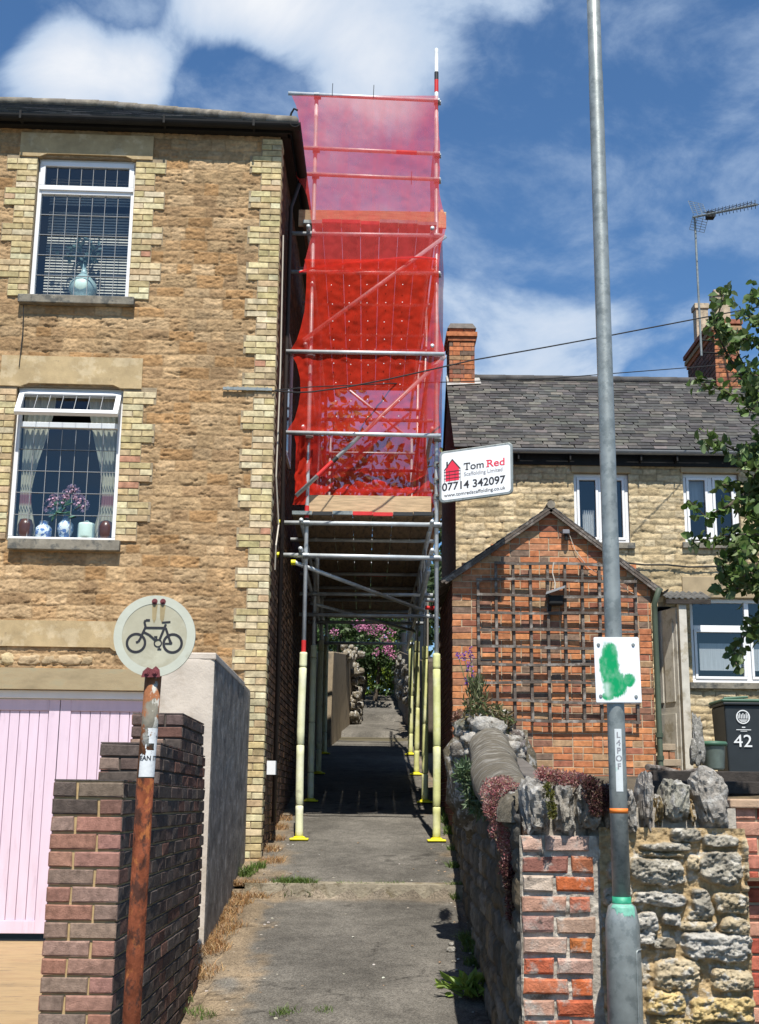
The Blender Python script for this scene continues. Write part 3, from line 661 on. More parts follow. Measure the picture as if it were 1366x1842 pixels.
mb = MB(); N_ = 9; A = front_slope(ov, 0, .03); B = front_slope(ov-ap*cp, ap, .03)
for i in range(N_):
    p0 = lerp(A, B, i/N_); p1 = lerp(A, B, (i+1)/N_); mb.tube(p0, p1+(p1-p0)*.06, .062, .054, 10)
C_ = front_slope(-5.2, ap, .03)
for i in range(6):
    p0 = lerp(B, C_, i/6); p1 = lerp(B, C_, (i+1)/6); mb.tube(p0, p1+(p1-p0)*.05, .062, .056, 10)
mb.build('ridge_tile', RIDGE, house, smooth=True)
mb = MB(); mb.fbox(LF, -5.2, ov-.03, -ov+.05, -ov+.075, hi-.08, hi-.005); mb.fbox(SF, -ov+.08, 9.6, -ov+.05, -ov+.075, hi-.08, hi-.005); mb.fbox(LF, -5.2, ov-.05, -ov+.076, .01, hi-.08, hi-.068); mb.fbox(SF, .0, 9.6, -ov+.076, .01, hi-.08, hi-.068)
mb.build('fascia', BLACKP, house)
mb = MB()
def gutter(F, u0, u1, dc, zc, r, mb, n=10):
    vs = []; 
    for u in (u0, u1):
        for k in range(n+1): a = math.pi+math.pi*k/n; vs.append(F.p(u, dc+r*math.cos(a), zc+r*math.sin(a)))
        for k in range(n, -1, -1): a = math.pi+math.pi*k/n; vs.append(F.p(u, dc+(r-.006)*math.cos(a), zc+(r-.006)*math.sin(a)))
    m_ = 2*(n+1); mb.add(vs, [(i, (i+1) % m_, (i+1) % m_+m_, i+m_) for i in range(m_)]+[tuple(range(m_)), tuple(range(m_, 2*m_))])
gutter(LF, -5.2, ov+.06, -ov-.02, hi-.015, .06, mb); gutter(SF, -ov-.08, 9.6, -ov-.02, hi-.015, .06, mb)
mb.build('gutter', BLACKP, house)
for px in (38, 296, 457):
    u = LF.uz(px, 235, -ov)[0]; MB().fbox(LF, u-.012, u+.012, -ov-.085, -ov+.05, hi-.075, hi+.02).build('gutter_bracket', BLACKP, house)
A2 = LF.p(ov-.06, -ov+.02, hi+.05); MB().path([A2, A2+Vector((.02, 0, .1)), A2+Vector((.05, -.01, .15)), A2+Vector((.09, -.01, .13))], .012, 8).build('hip_iron', BLACKP, house)
# downpipe, side window strip and loose cable on the alley side
MB().path([SF.p(.95, -.05, EYE-.2), SF.p(.95, -.05, z_eave-.4), SF.p(.95, -.14, z_eave-.10)], .024, 10).build('downpipe', pm('brown_pipe', (.05, .035, .03), rough=.6, var=.1, bump=0), house, smooth=True)
for (u, z0_, z1_) in ((1.4, EYE+4.0, EYE+5.5),):
    m_ = MB(); frame_boxes(m_, SF, u, u+.8, z0_, z1_, -.03, .0, .05); W_ = m_.build('side_window', UPVC, house); MB().fbox(SF, u+.05, u+.75, -.012, -.006, z0_+.05, z1_-.05).build('pane', pm('dark_pane', (.03, .035, .04), rough=.1, var=0, bump=0, spec=.6), W_)
pts = [SF.p(.28, -.03, EYE+6.2), SF.p(.3, -.04, EYE+4.6), SF.p(.27, -.03, EYE+3.4), SF.p(.4, -.06, EYE+2.9), SF.p(.26, -.05, EYE+2.65), SF.p(.33, -.04, EYE+2.4)]
tag(MB().path(pts, .008, 6).build('loose_cable', CABLEW), 'pale cable hanging down the alley side of the stone house', 'cable')
a = rect(LF, 402, 698, 490, 705); br = MB().fbox(LF, a[0], a[2], -.045, -.025, a[3], a[1])
for i in range(5): br.fbox(LF, lerp(a[0], a[2], .1+i*.2)-.006, lerp(a[0], a[2], .1+i*.2)+.006, -.052, -.02, a[3]-.006, a[1]+.006)
tag(br.build('cable_bracket', GALV), 'galvanised steel strap bolted across the yellow brick corner', 'bracket')
CBX = LF.p(a[2], -.04, (a[1]+a[3])/2)
u_, z_ = LF.uz(41, 600); tag(MB().path([LF.p(u_, -.05, LF.uz(38, 552)[1]), LF.p(u_+.01, -.04, z_), LF.p(u_, -.04, LF.uz(42, 662)[1])], .005, 5).build('wall_wire', CABLE), 'thin black wire hanging below the upper window sill', 'wire')
MB().fbox(SF, .5, .62, -.09, 0, EYE-.02+.30, EYE+.42).build('vent_cowl', UPVC, house)

# ================================================================ RENDERED WALL BESIDE GARAGE
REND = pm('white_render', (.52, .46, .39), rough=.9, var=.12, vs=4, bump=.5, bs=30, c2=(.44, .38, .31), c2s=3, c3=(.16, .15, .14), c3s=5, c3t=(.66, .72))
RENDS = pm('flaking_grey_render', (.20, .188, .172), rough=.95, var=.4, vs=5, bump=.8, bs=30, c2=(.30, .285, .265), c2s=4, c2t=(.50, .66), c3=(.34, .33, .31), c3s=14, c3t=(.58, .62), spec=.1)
xr = P(382, 1300, 9.8).x; xl = P(276, 1300, 9.8).x; zt = P(382, 1179, 9.8).z
pw = thing('rendered_wall', (xr-.2, 9.8, EYE-1.35), 'peeling cream rendered wall with a dark grey side, between brick wall and house corner', 'wall')
pos = []; rows = 90
mb = MB().box(xl, xr-.004, 9.803, 12.95, EYE-1.45, zt-.02); mb.build('wall_core', REND, pw)
def skin(name, F, u0, u1, z0, z1, m, par, amp=.006, res=.03):
    U, Z = np.meshgrid(np.linspace(u0, u1, max(2, int((u1-u0)/res))), np.linspace(z0, z1, max(2, int((z1-z0)/res))))
    D = .004+amp*fbm(U*6, Z*6, 4, 7); edge = np.minimum(np.minimum(U-u0, u1-U), z1-Z); D *= sstep(0, .03, edge)
    pos = np.array(F.O)+U[..., None]*np.array(F.U)-D[..., None]*np.array(F.In); pos[..., 2] = Z
    return grid_mesh(name, pos, np.ones(U.shape+(3,)), np.ones((U.shape[0]-1, U.shape[1]-1), bool), m, par)
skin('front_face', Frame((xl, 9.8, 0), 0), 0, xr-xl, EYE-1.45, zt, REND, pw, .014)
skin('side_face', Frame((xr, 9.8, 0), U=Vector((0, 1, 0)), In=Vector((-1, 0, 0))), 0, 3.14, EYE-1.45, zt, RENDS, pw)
MB().box(xl-.01, xr+.012, 9.785, 12.2, zt-.035, zt+.02).build('wall_cap', REND, pw, bevel=.01)
# ================================================================ STEPPED BRICK WALL
PURP = [(.31, .165, .125), (.27, .15, .115), (.32, .165, .115), (.20, .145, .115), (.23, .165, .125), (.31, .155, .115), (.28, .19, .15)]
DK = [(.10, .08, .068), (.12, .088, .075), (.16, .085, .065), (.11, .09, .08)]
MORTY = pm('yellow_mortar', (.42, .30, .15), var=.2, vs=12, bump=.4, bs=60)
MORTD = pm('dark_mortar', (.07, .058, .048), var=.3, vs=12, bump=.4, bs=60, c2=(.2, .19, .17), c2s=3, c2t=(.6, .7))
BRICKS_ = pm('salt_stained_brick', attr=True, rough=.9, var=.35, vs=30, bump=.9, bs=160, bd=.006, spec=.2, c2=(.25, .235, .22), c2s=3.2, c2t=(.66, .74), stretch=(1, 1, 2.5))
bw = thing('stepped_brick_wall', (P(221, 1445, 5.9).x-.16, 5.9, EYE-1.4), 'dark red brick wall stepping up towards the garage, yellow pointing', 'wall')
steps = [(5.9, 1402, 95, 221), (6.95, 1335, 175, 284), (7.85, 1282, 230, 322)]
ZB = EYE-1.42
Yend = 8.92; ch_ = .0762
for i, (Y0, py, xa, xb) in enumerate(steps):
    z1 = P(xa, py, Y0).z; xL = P(xa, 1445, Y0).x; xR = P(xb, 1445, Y0).x
    xR = P(221, 1445, 5.9).x if i == 0 else xR
    z0 = ZB if i == 0 else P(steps[i-1][2], steps[i-1][1], steps[i-1][0]).z
    n = round((z1-z0)/ch_); z0b = z1-n*ch_
    if i: z0b = z0
    chh = (z1-z0b)/n
    Y1 = Yend
    F = Frame((xL, Y0, 0), 0); W_ = xR-xL
    core = MB().box(xL+.006, xR-.008, Y0+.008, Y1-.02, z0b, z1-.004); core.build('mortar_core', MORTY if i == 0 else MORTD, bw)
    fb = MB(); rs = random.Random(i)
    for k in range(n):
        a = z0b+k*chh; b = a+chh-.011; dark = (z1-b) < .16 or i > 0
        e = [0, W_*.34, W_] if k % 2 else [0, W_*.66, W_]
        for s0, s1 in zip(e[:-1], e[1:]):
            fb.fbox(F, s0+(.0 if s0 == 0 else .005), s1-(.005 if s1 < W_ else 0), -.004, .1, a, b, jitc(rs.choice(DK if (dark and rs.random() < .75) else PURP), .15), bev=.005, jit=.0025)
    fb.build('wall_face', BRICKN, bw)
    sF = Frame((xR, Y0, 0), U=Vector((0, 1, 0)), In=Vector((-1, 0, 0)))
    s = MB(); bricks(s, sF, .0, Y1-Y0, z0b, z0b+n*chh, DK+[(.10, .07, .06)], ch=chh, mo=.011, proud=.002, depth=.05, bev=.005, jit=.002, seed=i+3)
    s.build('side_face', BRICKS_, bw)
    sF2 = Frame((xL, Y0, 0), U=Vector((0, 1, 0)), In=Vector((1, 0, 0)))
    s = MB(); bricks(s, sF2, .0, Y1-Y0, z0b, z0b+n*chh, PURP, ch=chh, mo=.011, proud=.002, depth=.05, bev=.005, jit=.002, seed=i+13); s.build('drive_face', BRICKN, bw)
    t_ = MB(); y = Y0   # top bricks laid flat
    while y < Y1-.02: t_.box(xL, xR, y+.004, min(y+.105, Y1), z1-.006, z1+.0015, jitc(rs.choice(DK), .2)); y += .112
    t_.build('top_course', BRICKN, bw)
#PART3
# ================================================================ SCAFFOLD
SY = [14.0, 16.7, 19.4, 22.0]
xL, xR = P(540, 1445, 14).x, P(785.5, 1445, 14).x
R_ = .0242
def zp(px, py, Y): return P(px, py, Y).z
sc = thing('scaffold_tower', (0, 14, hz(14)), 'galvanised tube scaffold with foam padded legs spanning the alley, two boarded levels', 'scaffold')
ztop_r = zp(784, 88, 14); ztop_l = zp(571, 168, 14)
def band(par, x, y, z0, z1, m): MB().tube((x, y, z0), (x, y, z1), R_+.0015, n=14).build('paint_band', m, par, smooth=False)
for i, Y in enumerate(SY):
    for s, x in ((0, xL), (1, xR)):
        zt = (ztop_r if s else ztop_l) if i == 0 else (zp(700, 408, 14)+.9 if i < 3 else zp(700, 408, 14)-.3)
        g = hz(Y)
        st = MB().tube((x, Y, g+.03), (x, Y, zt), R_, n=16).build('standard', TUBE, sc, smooth=False)
        for p in st.data.polygons: p.use_smooth = len(p.vertices) == 4
        L = zp(785, 1176, 14)-hz(14)
        F1 = FOAMP if s == 0 else FOAM
        fm = MB(); bow = (.035 if (s == 0 and i == 0) else .012)*(-1 if s == 0 else 1)
        segs = [(.03, .28), (.29, .86), (.87, L-.42), (L-.15, L)] if i != 0 else [(.03, .37), (.38, 1.02), (1.024, L-.16), (L-.15, L)]
        segs = [(.04, .36), (.365, 1.0), (1.003, L-.17), (L-.165, L)]
        for a, b in segs:
            n_ = 6; pts = [(x+bow*.3*math.sin(math.pi*min(1, lerp(a, b, k/n_)/L)), Y, g+lerp(a, b, k/n_)) for k in range(n_+1)]
            pts = [pts[0]]+[(pts[0][0], Y, pts[0][2]+.008)]+pts[1:-1]+[(pts[-1][0], Y, pts[-1][2]-.008), pts[-1]]
            fm.path(pts, [.036]+[.042]*(len(pts)-2)+[.036], 18)
        fo = fm.build('foam_sleeve', F1, st, smooth=False)
        for p in fo.data.polygons: p.use_smooth = len(p.vertices) == 4
        bp = MB(); bp.box(x-.10, x+.10, Y-.09, Y+.09, g+.0, g+.022); bp.lathe((x, Y, g+.022), [(.07, 0), (.06, .014), (.046, .018)], 20); bp.build('base_plate', YEL, st, bevel=.008)
        if i == 0 and s == 0: band(st, x, Y, zp(545, 1173, 14), zp(545, 1152, 14), REDP); band(st, x, Y, zp(550, 932, 14), zp(550, 910, 14), REDP); band(st, x, Y, zp(550, 945, 14), zp(550, 932.5, 14), BLKP)
        if i == 0 and s == 1: band(st, x, Y, zp(784, 166, 14), zp(784, 144, 14), REDP); band(st, x, Y, zp(784, 144, 14), zp(784, 130, 14), BLKP)
def coupler(p, par=sc):
    mb = MB(); x, y, z = p
    mb.tube((x, y, z-.03), (x, y, z+.03), R_+.009, n=12); mb.box(x+.02, x+.055, y-.02, y+.02, z-.022, z+.022); mb.tube((x+.045, y-.045, z), (x+.045, y+.04, z), .009, n=6); mb.tube((x-.03, y-.05, z), (x+.035, y-.05, z), R_+.006, n=12)
    mb.build('coupler', pm('coupler_steel', (.33, .35, .36), rough=.5, metal=.7, var=.3, bump=.1), par)
def tr(name, x0, y0, x1, y1, Y, col=None, yoff=-.052, coup=True, bands=()):
    a = P(x0, y0, Y+yoff); b = P(x1, y1, Y+yoff)
    o = MB().tube(a, b, R_, n=14).build(name, col or TUBE, sc)
    for p in o.data.polygons: p.use_smooth = len(p.vertices) == 4
    for (s0, s1, m) in bands: MB().tube(lerp(a, b, s0), lerp(a, b, s1), R_+.002, n=14).build('paint_band', m, o)
    if coup:
        for x in (xL, xR):
            t = (x-a.x)/(b.x-a.x)
            if -.02 < t < 1.02: coupler((x, Y, lerp(a.z, b.z, t)))
    return o
tr('guard_rail', 519, 168, 790, 181, 14)
tr('guard_rail', 529, 265, 792, 277, 14, bands=[(.70, .84, REDP)])
tr('guard_rail', 531, 312, 793, 323, 14)
tr('transom', 521, 420, 800, 424, 14)
tr('guard_rail', 521, 489, 793, 492, 14)
tr('guard_rail', 515, 632, 800, 637, 14, yoff=-.17)
tr('guard_rail', 515, 778, 793, 784, 14, yoff=-.16)
tr('transom', 505, 940, 795, 944, 14)
tr('transom', 499, 998, 793, 1004, 14, bands=[(.0, .02, YEL)])
for (x0, y0, x1, y1, s0, s1) in ((533, 892, 801, 641, .06, .16), (546, 612, 802, 425, 0, 0)):
    a, b = P(x0, y0, 13.935), P(x1, y1, 13.935); o = MB().tube(a, b, R_, n=14).build('brace', TUBE, sc, smooth=True)
    if s1: MB().tube(lerp(a, b, .14), lerp(a, b, .24), R_+.002).build('paint_band', REDP, o); MB().tube(lerp(a, b, .24), lerp(a, b, .27), R_+.002).build('paint_band', BLKP, o)
# boarded levels
zlow = zp(660, 932, 14)+.02; zup = zp(660, 409, 14)+.02
bw_ = .222
def deck(z, y0, y1, nL, xr, name='scaffold_board'):
    for i in range(nL):
        b = xr-i*(bw_+.006); y = y0+random.uniform(-.03, .03)
        while y < y1-.3:
            e = min(y+3.9, y1); o = MB().box(b-bw_, b, y, e-.01, z, z+.038).build('board', BOARD, sc)
            MB().box(b-bw_-.001, b+.001, y-.003, y+.03, z-.0015, z+.0395).build('end_band', random.choice((REDP, BLKP, GALV)), o); y = e
deck(zlow, 13.93, 22.1, 7, xR-.04)
deck(zup, 13.93, 20.2, 7, xR+.0)
# toe boards
def toe(x0, y0, x1, y1, Y, m=NEWWOOD):
    a, b = P(x0, y1, Y), P(x1, y0, Y); MB().box(a.x, b.x, Y, Y+.035, a.z, b.z).build('toe_board', m, sc, bevel=.003)
toe(556, 893, 776, 924, 14.03); toe(537, 381, 803, 406, 14.03)
MB().hexa([(xL-.02, 14.05, zlow+.04), (xL+.015, 14.05, zlow+.04), (xL+.015, 22, zlow+.04), (xL-.02, 22, zlow+.04), (xL-.02, 14.05, zlow+.25), (xL+.015, 14.05, zlow+.25), (xL+.015, 22, zlow+.25), (xL-.02, 22, zlow+.25)]).build('toe_board', NEWWOOD, sc)
MB().box(xR+.03, xR+.065, 14.05, 22, zlow+.04, zlow+.25).build('toe_board', NEWWOOD, sc)
MB().box(xR+.05, xR+.085, 14.05, 20.1, zup+.04, zup+.25).build('toe_board', NEWWOOD, sc)
# transoms under the decks, ledgers, inner frames
for Y in np.arange(15.2, 22.1, 1.17):
    MB().tube((xL-.25, Y, zlow-.03), (xR+.08, Y, zlow-.03), R_, n=10).build('transom', TUBE, sc, smooth=True)
for Y in np.arange(15.2, 20.2, 1.17):
    MB().tube((xL-.25, Y, zup-.03), (xR+.08, Y, zup-.03), R_, n=10).build('transom', TUBE, sc, smooth=True)
z1000 = zp(660, 1001, 14)
for x in (xL-.055, xR+.0): 
    for z in (zlow-.08, z1000+.055, zp(660, 783, 14)+.05, zp(660, 635, 14)+.05, zup-.08): MB().tube((x if x < 0 else x-.055, 13.86, z), (x if x < 0 else x-.055, 22.1, z), R_, n=12).build('ledger', TUBE, sc, smooth=True)
for i, Y in enumerate(SY[1:]):
    for z in (z1000, zp(660, 783, 14), zp(660, 635, 14), zp(660, 490, 14)):
        MB().tube((xL-.2, Y-.05, z), (xR+.1, Y-.05, z), R_, n=12).build('transom', TUBE, sc, smooth=True)
    for x in (xL, xR): coupler((x, Y, z1000)); coupler((x, Y, zlow-.05))
zb4 = P(700, 1108, 16.7).z
for Y in (16.7, 19.4): MB().tube((xL-.2, Y-.05, P(700, 1108, Y).z), (xR+.16, Y-.05, P(700, 1109, Y).z), R_, n=12).build('transom', TUBE, sc, smooth=True)
for (a, b) in ((P(528, 1011, 13.93), P(762, 1098, 16.6)), (P(560, 1085, 16.8), P(745, 1135, 19.3)), (P(586, 668, 21), P(738, 790, 21.2)), (P(572, 875, 17), P(735, 745, 20)), (P(571, 1000, 14.2), P(571, 1100, 19))):
    MB().tube(a, b, R_, n=12).build('brace', TUBE, sc, smooth=True)
# lattice beam along the right side
LB = MB(); zA, zB2 = z1000+.35, z1000-.10
for k in range(11):
    y0_ = 14.6+k*.68; LB.tube((xR-.07, y0_, zA if k % 2 else zB2), (xR-.07, y0_+.68, zB2 if k % 2 else zA), .016, n=8)
LB.tube((xR-.07, 14.3, zA), (xR-.07, 22, zA), R_, n=10); LB.tube((xR-.07, 14.3, zB2), (xR-.07, 22, zB2), R_, n=10); LB.build('lattice_beam', TUBE, sc, smooth=True)
for (x0, y0, x1, y1, m) in ((765, 1079, 790, 1080, TUBE), (765, 1093, 783, 1094, REDP), (765, 1108, 783, 1109, TUBE)):
    MB().tube(P(x0, y0, 15.2), P(x1, y1, 15.2), R_, n=12).build('ledger_end', m, sc, smooth=True)
for (px, py) in ((500, 998), (529, 1012), (502, 940)):
    p = P(px, py, 13.9); MB().tube(p+Vector((-.03, -.01, 0)), p+Vector((.02, -.01, 0)), R_+.006).build('end_cap', YEL, sc)
# ---- debris nets
NET1 = netmat('sheer_red_net', (.82, .085, .085), .50); NET2 = netmat('dense_red_net', (.74, .045, .022), .58); NET3 = netmat('thick_red_net', (.70, .035, .02), .70)
def net(name, rows, Y, m, lab, wav=.03, res=130, group=None):
    """rows: list of (py, pxl, pxr)"""
    pys = [r[0] for r in rows]; pos = []
    for i in range(res):
        py = lerp(pys[0], pys[-1], i/(res-1)); a = np.interp(py, pys, [r[1] for r in rows]); b = np.interp(py, pys, [r[2] for r in rows]); row = []
        for j in range(100):
            px = lerp(a, b, j/99); y = Y-wav*(fbm(px*.012, py*.004, 4, 70)-.5)*2+wav*.5*math.sin(px*.09+py*.02)*math.exp(-min(px-a, b-px)*.03)-wav*1.1*abs(float(fbm(px*.035+py*.012, py*.03-px*.012, 3, 72))-.5)*2
            row.append(tuple(P(px, py, float(y))))
        pos.append(row)
    o = grid_mesh(name, np.array(pos), np.ones((res, 100, 3)), np.ones((res-1, 99), bool), m, origin=tuple(P((rows[0][1]+rows[0][2])/2, rows[-1][0], Y)))
    return tag(o, lab, 'netting', group)
net('debris_net', [(172, 525, 788), (190, 533, 788), (215, 538, 789), (245, 535, 790), (262, 530, 792), (290, 527, 791), (305, 531, 792), (318, 533, 791), (335, 545, 790), (350, 552, 791), (380, 558, 798), (388, 559, 803), (408, 562, 803), (425, 561, 799), (440, 556, 794), (465, 550, 791), (490, 545, 789)], 13.865, NET1,
    'sheer pinkish red net on the topmost guard rails, sky showing through it', wav=.015)
net('debris_net', [(466, 548, 788), (480, 552, 790), (520, 551, 789), (560, 548, 789), (590, 541, 791), (612, 534, 795), (628, 524, 800), (640, 526, 801), (655, 534, 798), (680, 540, 793), (705, 541, 791), (730, 537, 790), (755, 530, 790), (772, 518, 793), (779, 516, 793)], 13.855, NET2,
    'bright red net stretched below the upper deck down to the middle rail', wav=.03)
net('debris_net', [(784, 530, 768), (800, 533, 767), (830, 532, 768), (860, 531, 772), (880, 531, 775), (893, 531, 779), (905, 530, 780)], 14.12, NET3,
    'lowest red net between the middle rail and the timber toe board', wav=.05, res=40)
def sidenet(name, x, quad, m, lab):
    """quad (y, z) corners: near top, far top, far bottom, near bottom"""
    pos = []
    for i in range(50):
        t = i/49; row = []
        for j in range(50):
            s = j/49; a = lerp(quad[0][0], quad[3][0], t), lerp(quad[0][1], quad[3][1], t); b = lerp(quad[1][0], quad[2][0], t), lerp(quad[1][1], quad[2][1], t)
            y, z = lerp(a[0], b[0], s), lerp(a[1], b[1], s)
            row.append((x+.05*(float(fbm(y*1.3, z*.8, 4, 80))-.5)*2+.02*math.sin(z*5)*math.sin(math.pi*s), y, z))
        pos.append(row)
    o = grid_mesh(name, np.array(pos), np.ones((50, 50, 3)), np.ones((49, 49), bool), m, origin=(x, quad[3][0], quad[3][1]))
    return tag(o, lab, 'netting')
zt_ = zp(784, 178, 14); zm = zp(785, 780, 14)
sidenet('debris_net', xR+.03, [(13.95, zt_), (15.0, zt_-.05), (19.8, zup+.1), (13.95, zup+.1)], NET2, 'red net folding back along the right side above the top deck')
sidenet('debris_net', xR+.055, [(13.97, zup+.05), (20, zup+.05), (20.5, zm+.1), (13.97, zm-.75)], NET2, 'red net along the right side below the upper deck, beside the roof chimney')
# pale eyelets in the middle net and ties on the rails
n2_ = [o for o in COL.objects if o.name.startswith('debris_net')][1]
proto = None
for cx_ in (600, 630, 661, 692, 722):
    for cy2 in (512, 545, 578, 612, 655, 690, 720, 748):
        p = P(cx_+(cy2-600)*(661-cx_)*.0006+random.uniform(-1.5, 1.5), cy2+random.uniform(-2, 2), 13.79)
        if proto is None:
            m = MB(); m.tube(p-Vector((0, .003, 0)), p+Vector((0, .003, 0)), .0055, n=8); proto = m.build('eyelet', UPVC, n2_); p0_ = p.copy()
        else: c = proto.copy(); COL.objects.link(c); c.parent = n2_; c.location = p-p0_
for (px, py) in ((598, 171), (672, 174), (740, 330), (640, 632), (700, 634), (600, 781)): p = P(px, py, 13.9); MB().tube(p-Vector((0, .03, .03)), p+Vector((.005, -.03, .14)), .004, n=5).build('cable_tie', BLACKP, sc)
# twisted red edge cord
pts = [P(x, y, 13.88) for x, y in ((538, 490), (560, 483), (620, 474), (672, 469), (720, 464), (758, 463), (785, 466))]
tag(MB().path(pts, .012, 6).build('net_cord', pm('net_red_cord', (.75, .02, .02), rough=.7, var=.1, bump=0)), 'twisted red cord of gathered net sagging across just below the upper deck', 'cord')
rs = random.Random(5); mb = MB()
pts = []
for i in range(30):
    t = i/29; px = np.interp(t, [0, .2, .35, .6, .8, 1], [545, 536, 541, 531, 534, 528])+9*(float(fbm(i*.35, 3.3, 3, 44))-.5); py = lerp(780, 908, t); pts.append((px, py))
pos = []
for px, py in pts:
    row = []
    for j in range(10): row.append(tuple(P(px+j*2.4, py, 13.97+.012*math.sin(j*1.1+py*.07))))
    pos.append(row)
o = grid_mesh('debris_net', np.array(pos), np.ones((30, 10, 3)), np.ones((29, 9), bool), NET2, origin=pos[-1][0]); tag(o, 'loose crumpled tail of red net hanging by the left leg above the toe board', 'netting')
# ================================================================ SCAFFOLDER'S SIGN
class Panel:
    """flat board spanned by three measured corners, at a real place"""
    def __init__(s, TL, TR, BL): s.o = BL; s.W = (TR-TL).length; s.H = (TL-BL).length; s.u = (TR-TL).normalized(); s.v = (TL-BL).normalized(); s.n = s.u.cross(s.v).normalized(); s.n = s.n if s.n.y < 0 else -s.n
    def p(s, u, v, e=0): return s.o+s.u*u+s.v*v+s.n*e
def plate(mb, pn, u0, u1, v0, v1, e0, e1, r=0, n=6, col=None):
    prof = []
    for cx, cy, a0 in ((u1-r, v1-r, 0), (u0+r, v1-r, 90), (u0+r, v0+r, 180), (u1-r, v0+r, 270)):
        for k in range(n+1 if r else 1): a = math.radians(a0+90*k/n); prof.append((cx+r*math.cos(a), cy+r*math.sin(a)))
    m_ = len(prof); mb.add([pn.p(u, v, e0) for u, v in prof]+[pn.p(u, v, e1) for u, v in prof], [tuple(range(m_)), tuple(range(m_, 2*m_))]+[(i, (i+1) % m_, (i+1) % m_+m_, i+m_) for i in range(m_)], col)
pn = Panel(P(791, 814, 13.86), P(922, 796, 13.74), P(791, 906, 13.86))
sg = thing('company_sign', pn.p(pn.W/2, 0), 'white rectangular company sign with a red house emblem clamped to the scaffold leg', 'sign')
mb = MB(); plate(mb, pn, 0, pn.W, 0, pn.H, 0, .022, .05); mb.build('sign_rim', GALV, sg, bevel=.004)
mb = MB(); plate(mb, pn, .025, pn.W-.025, .025, pn.H-.025, .02, .0245, .035); mb.build('sign_face', WHITEP, sg)
E = .0265; W_, H_ = pn.W, pn.H
INK = pm('ink_black', (.02, .02, .025), rough=.6, var=0, bump=0); INKR = pm('ink_red', (.70, .02, .06), rough=.6, var=0, bump=0); INKG = pm('ink_grey', (.25, .25, .27), rough=.6, var=0, bump=0)
def PT(u, v): return lambda a, b: pn.p(u*W_+a, v*H_+b, E)
# the layout in fractions of the board
text_mesh('Tom', .118*1.0, PT(.335, .575), 'lettering', INK, sg, bold=.0016, sx=1.02)
text_mesh('Red', .118*1.0, PT(.645, .575), 'lettering', INKR, sg, bold=.0016, sx=1.12)
text_mesh('Scaffolding Limited', .062, PT(.335, .46), 'lettering', INKG, sg, bold=.0004, sx=.94)
text_mesh('07714 342097', .125, PT(.035, .225), 'lettering', INK, sg, bold=.0025, sx=.99)
text_mesh('www.tomredscaffolding.co.uk', .058, PT(.065, .10), 'lettering', INK, sg, bold=.0004, sx=.99)
# slab serifs on the name
mb = MB()
def bar(mb, a, b, w, e=E+.0005, pnl=None):
    q = pnl or pn; a = Vector(a); b = Vector(b); d = (b-a).normalized(); s = Vector((-d.y, d.x))*w/2
    mb.add([q.p(*(a+s), e), q.p(*(a-s), e), q.p(*(b-s), e), q.p(*(b+s), e)], [(0, 1, 2, 3)])
u0, v0 = .335*W_, .575*H_
bar(mb, (u0+.018, v0+.004), (u0+.052, v0+.004), .009); bar(mb, (u0+.003, v0+.075), (u0+.003, v0+.058), .008); bar(mb, (u0+.068, v0+.075), (u0+.068, v0+.058), .008)
mb.build('serif', INK, sg)
mb = MB(); u0 = .645*W_
bar(mb, (u0-.004, v0+.004), (u0+.03, v0+.004), .009); bar(mb, (u0-.004, v0+.078), (u0+.02, v0+.078), .009); mb.build('serif', INKR, sg)
# house emblem
hb = MB(); x0, x1, y0, y1, ya = .085*W_, .27*W_, .40*H_, .63*H_, .80*H_
hb.add([pn.p(u, v, E) for u, v in ((x0, y0), (x1, y0), (x1, y1), ((x0+x1)/2, ya), (x0, y1))], [(0, 1, 2, 3, 4)]); hb.build('emblem_house', INKR, sg)
mb = MB(); xm = (x0+x1)/2
bar(mb, (x0-.015, y1-.008), (xm+.003, ya+.012), .012); bar(mb, (x1+.015, y1-.008), (xm-.003, ya+.012), .012, E+.001); bar(mb, (x0+.018, y1+.02), (x0+.018, ya-.01), .018, E+.0012)
for v in (.455, .52, .585): bar(mb, (x0-.018, v*H_), (x1+.018, v*H_), .007, E+.0015+v*.001)
for u in (x0-.013, x0+.045, x1-.045, x1+.013): bar(mb, (u, y0-.012), (u, .60*H_), .0045, E+.003)
mb.build('emblem_outline', INK, sg)
for t in (.18, .5, .82):
    p = pn.p(0, t*H_, 0); c = MB(); c.tube(Vector((xR, 13.995, p.z-.03)), Vector((xR, 13.995, p.z+.03)), .034, n=12); c.tube(Vector((xR, 13.97, p.z)), p+Vector((.02, .0, 0)), .012, n=8); c.build('sign_clamp', GALV, sg)

# ================================================================ COTTAGE ON THE RIGHT
CY = 16.8
CF = Frame(P(822, 1445, CY), 0)
ct = thing('stone_cottage', CF.p(2, 0, EYE+.3), 'buff coursed stone cottage with grey slate roof, white windows and a porch door, brick chimneys', 'house')
ze = CF.uz(1000, 818)[1]; u1 = CF.uz(1560, 900)[0]
PALC = [(.54, .43, .26), (.50, .39, .23), (.58, .47, .30), (.46, .36, .21), (.52, .43, .28), (.42, .34, .21), (.55, .45, .28)]
w1 = rect(CF, 1031, 851, 1135, 977); w2 = rect(CF, 1228, 851, 1334, 977); w3 = rect(CF, 1240, 1076, 1480, 1230); dr = rect(CF, 1182, 1092, 1238, 1400)
w1 = (w1[0], w1[1], w1[2], w1[3]); w2 = (w2[0], w2[1], w2[2], w2[3])
rubble('wall', CF, 0, u1, EYE-.2, ze+.12, .017, STONE, ct, PALC, (.32, .25, .15), ch=(.08, .12), cw=(.13, .33), depth=.013, rough=.014, warp=.024, joint=.011, seed=12, crev=.012, cuts=[w1, w2, w3, dr])
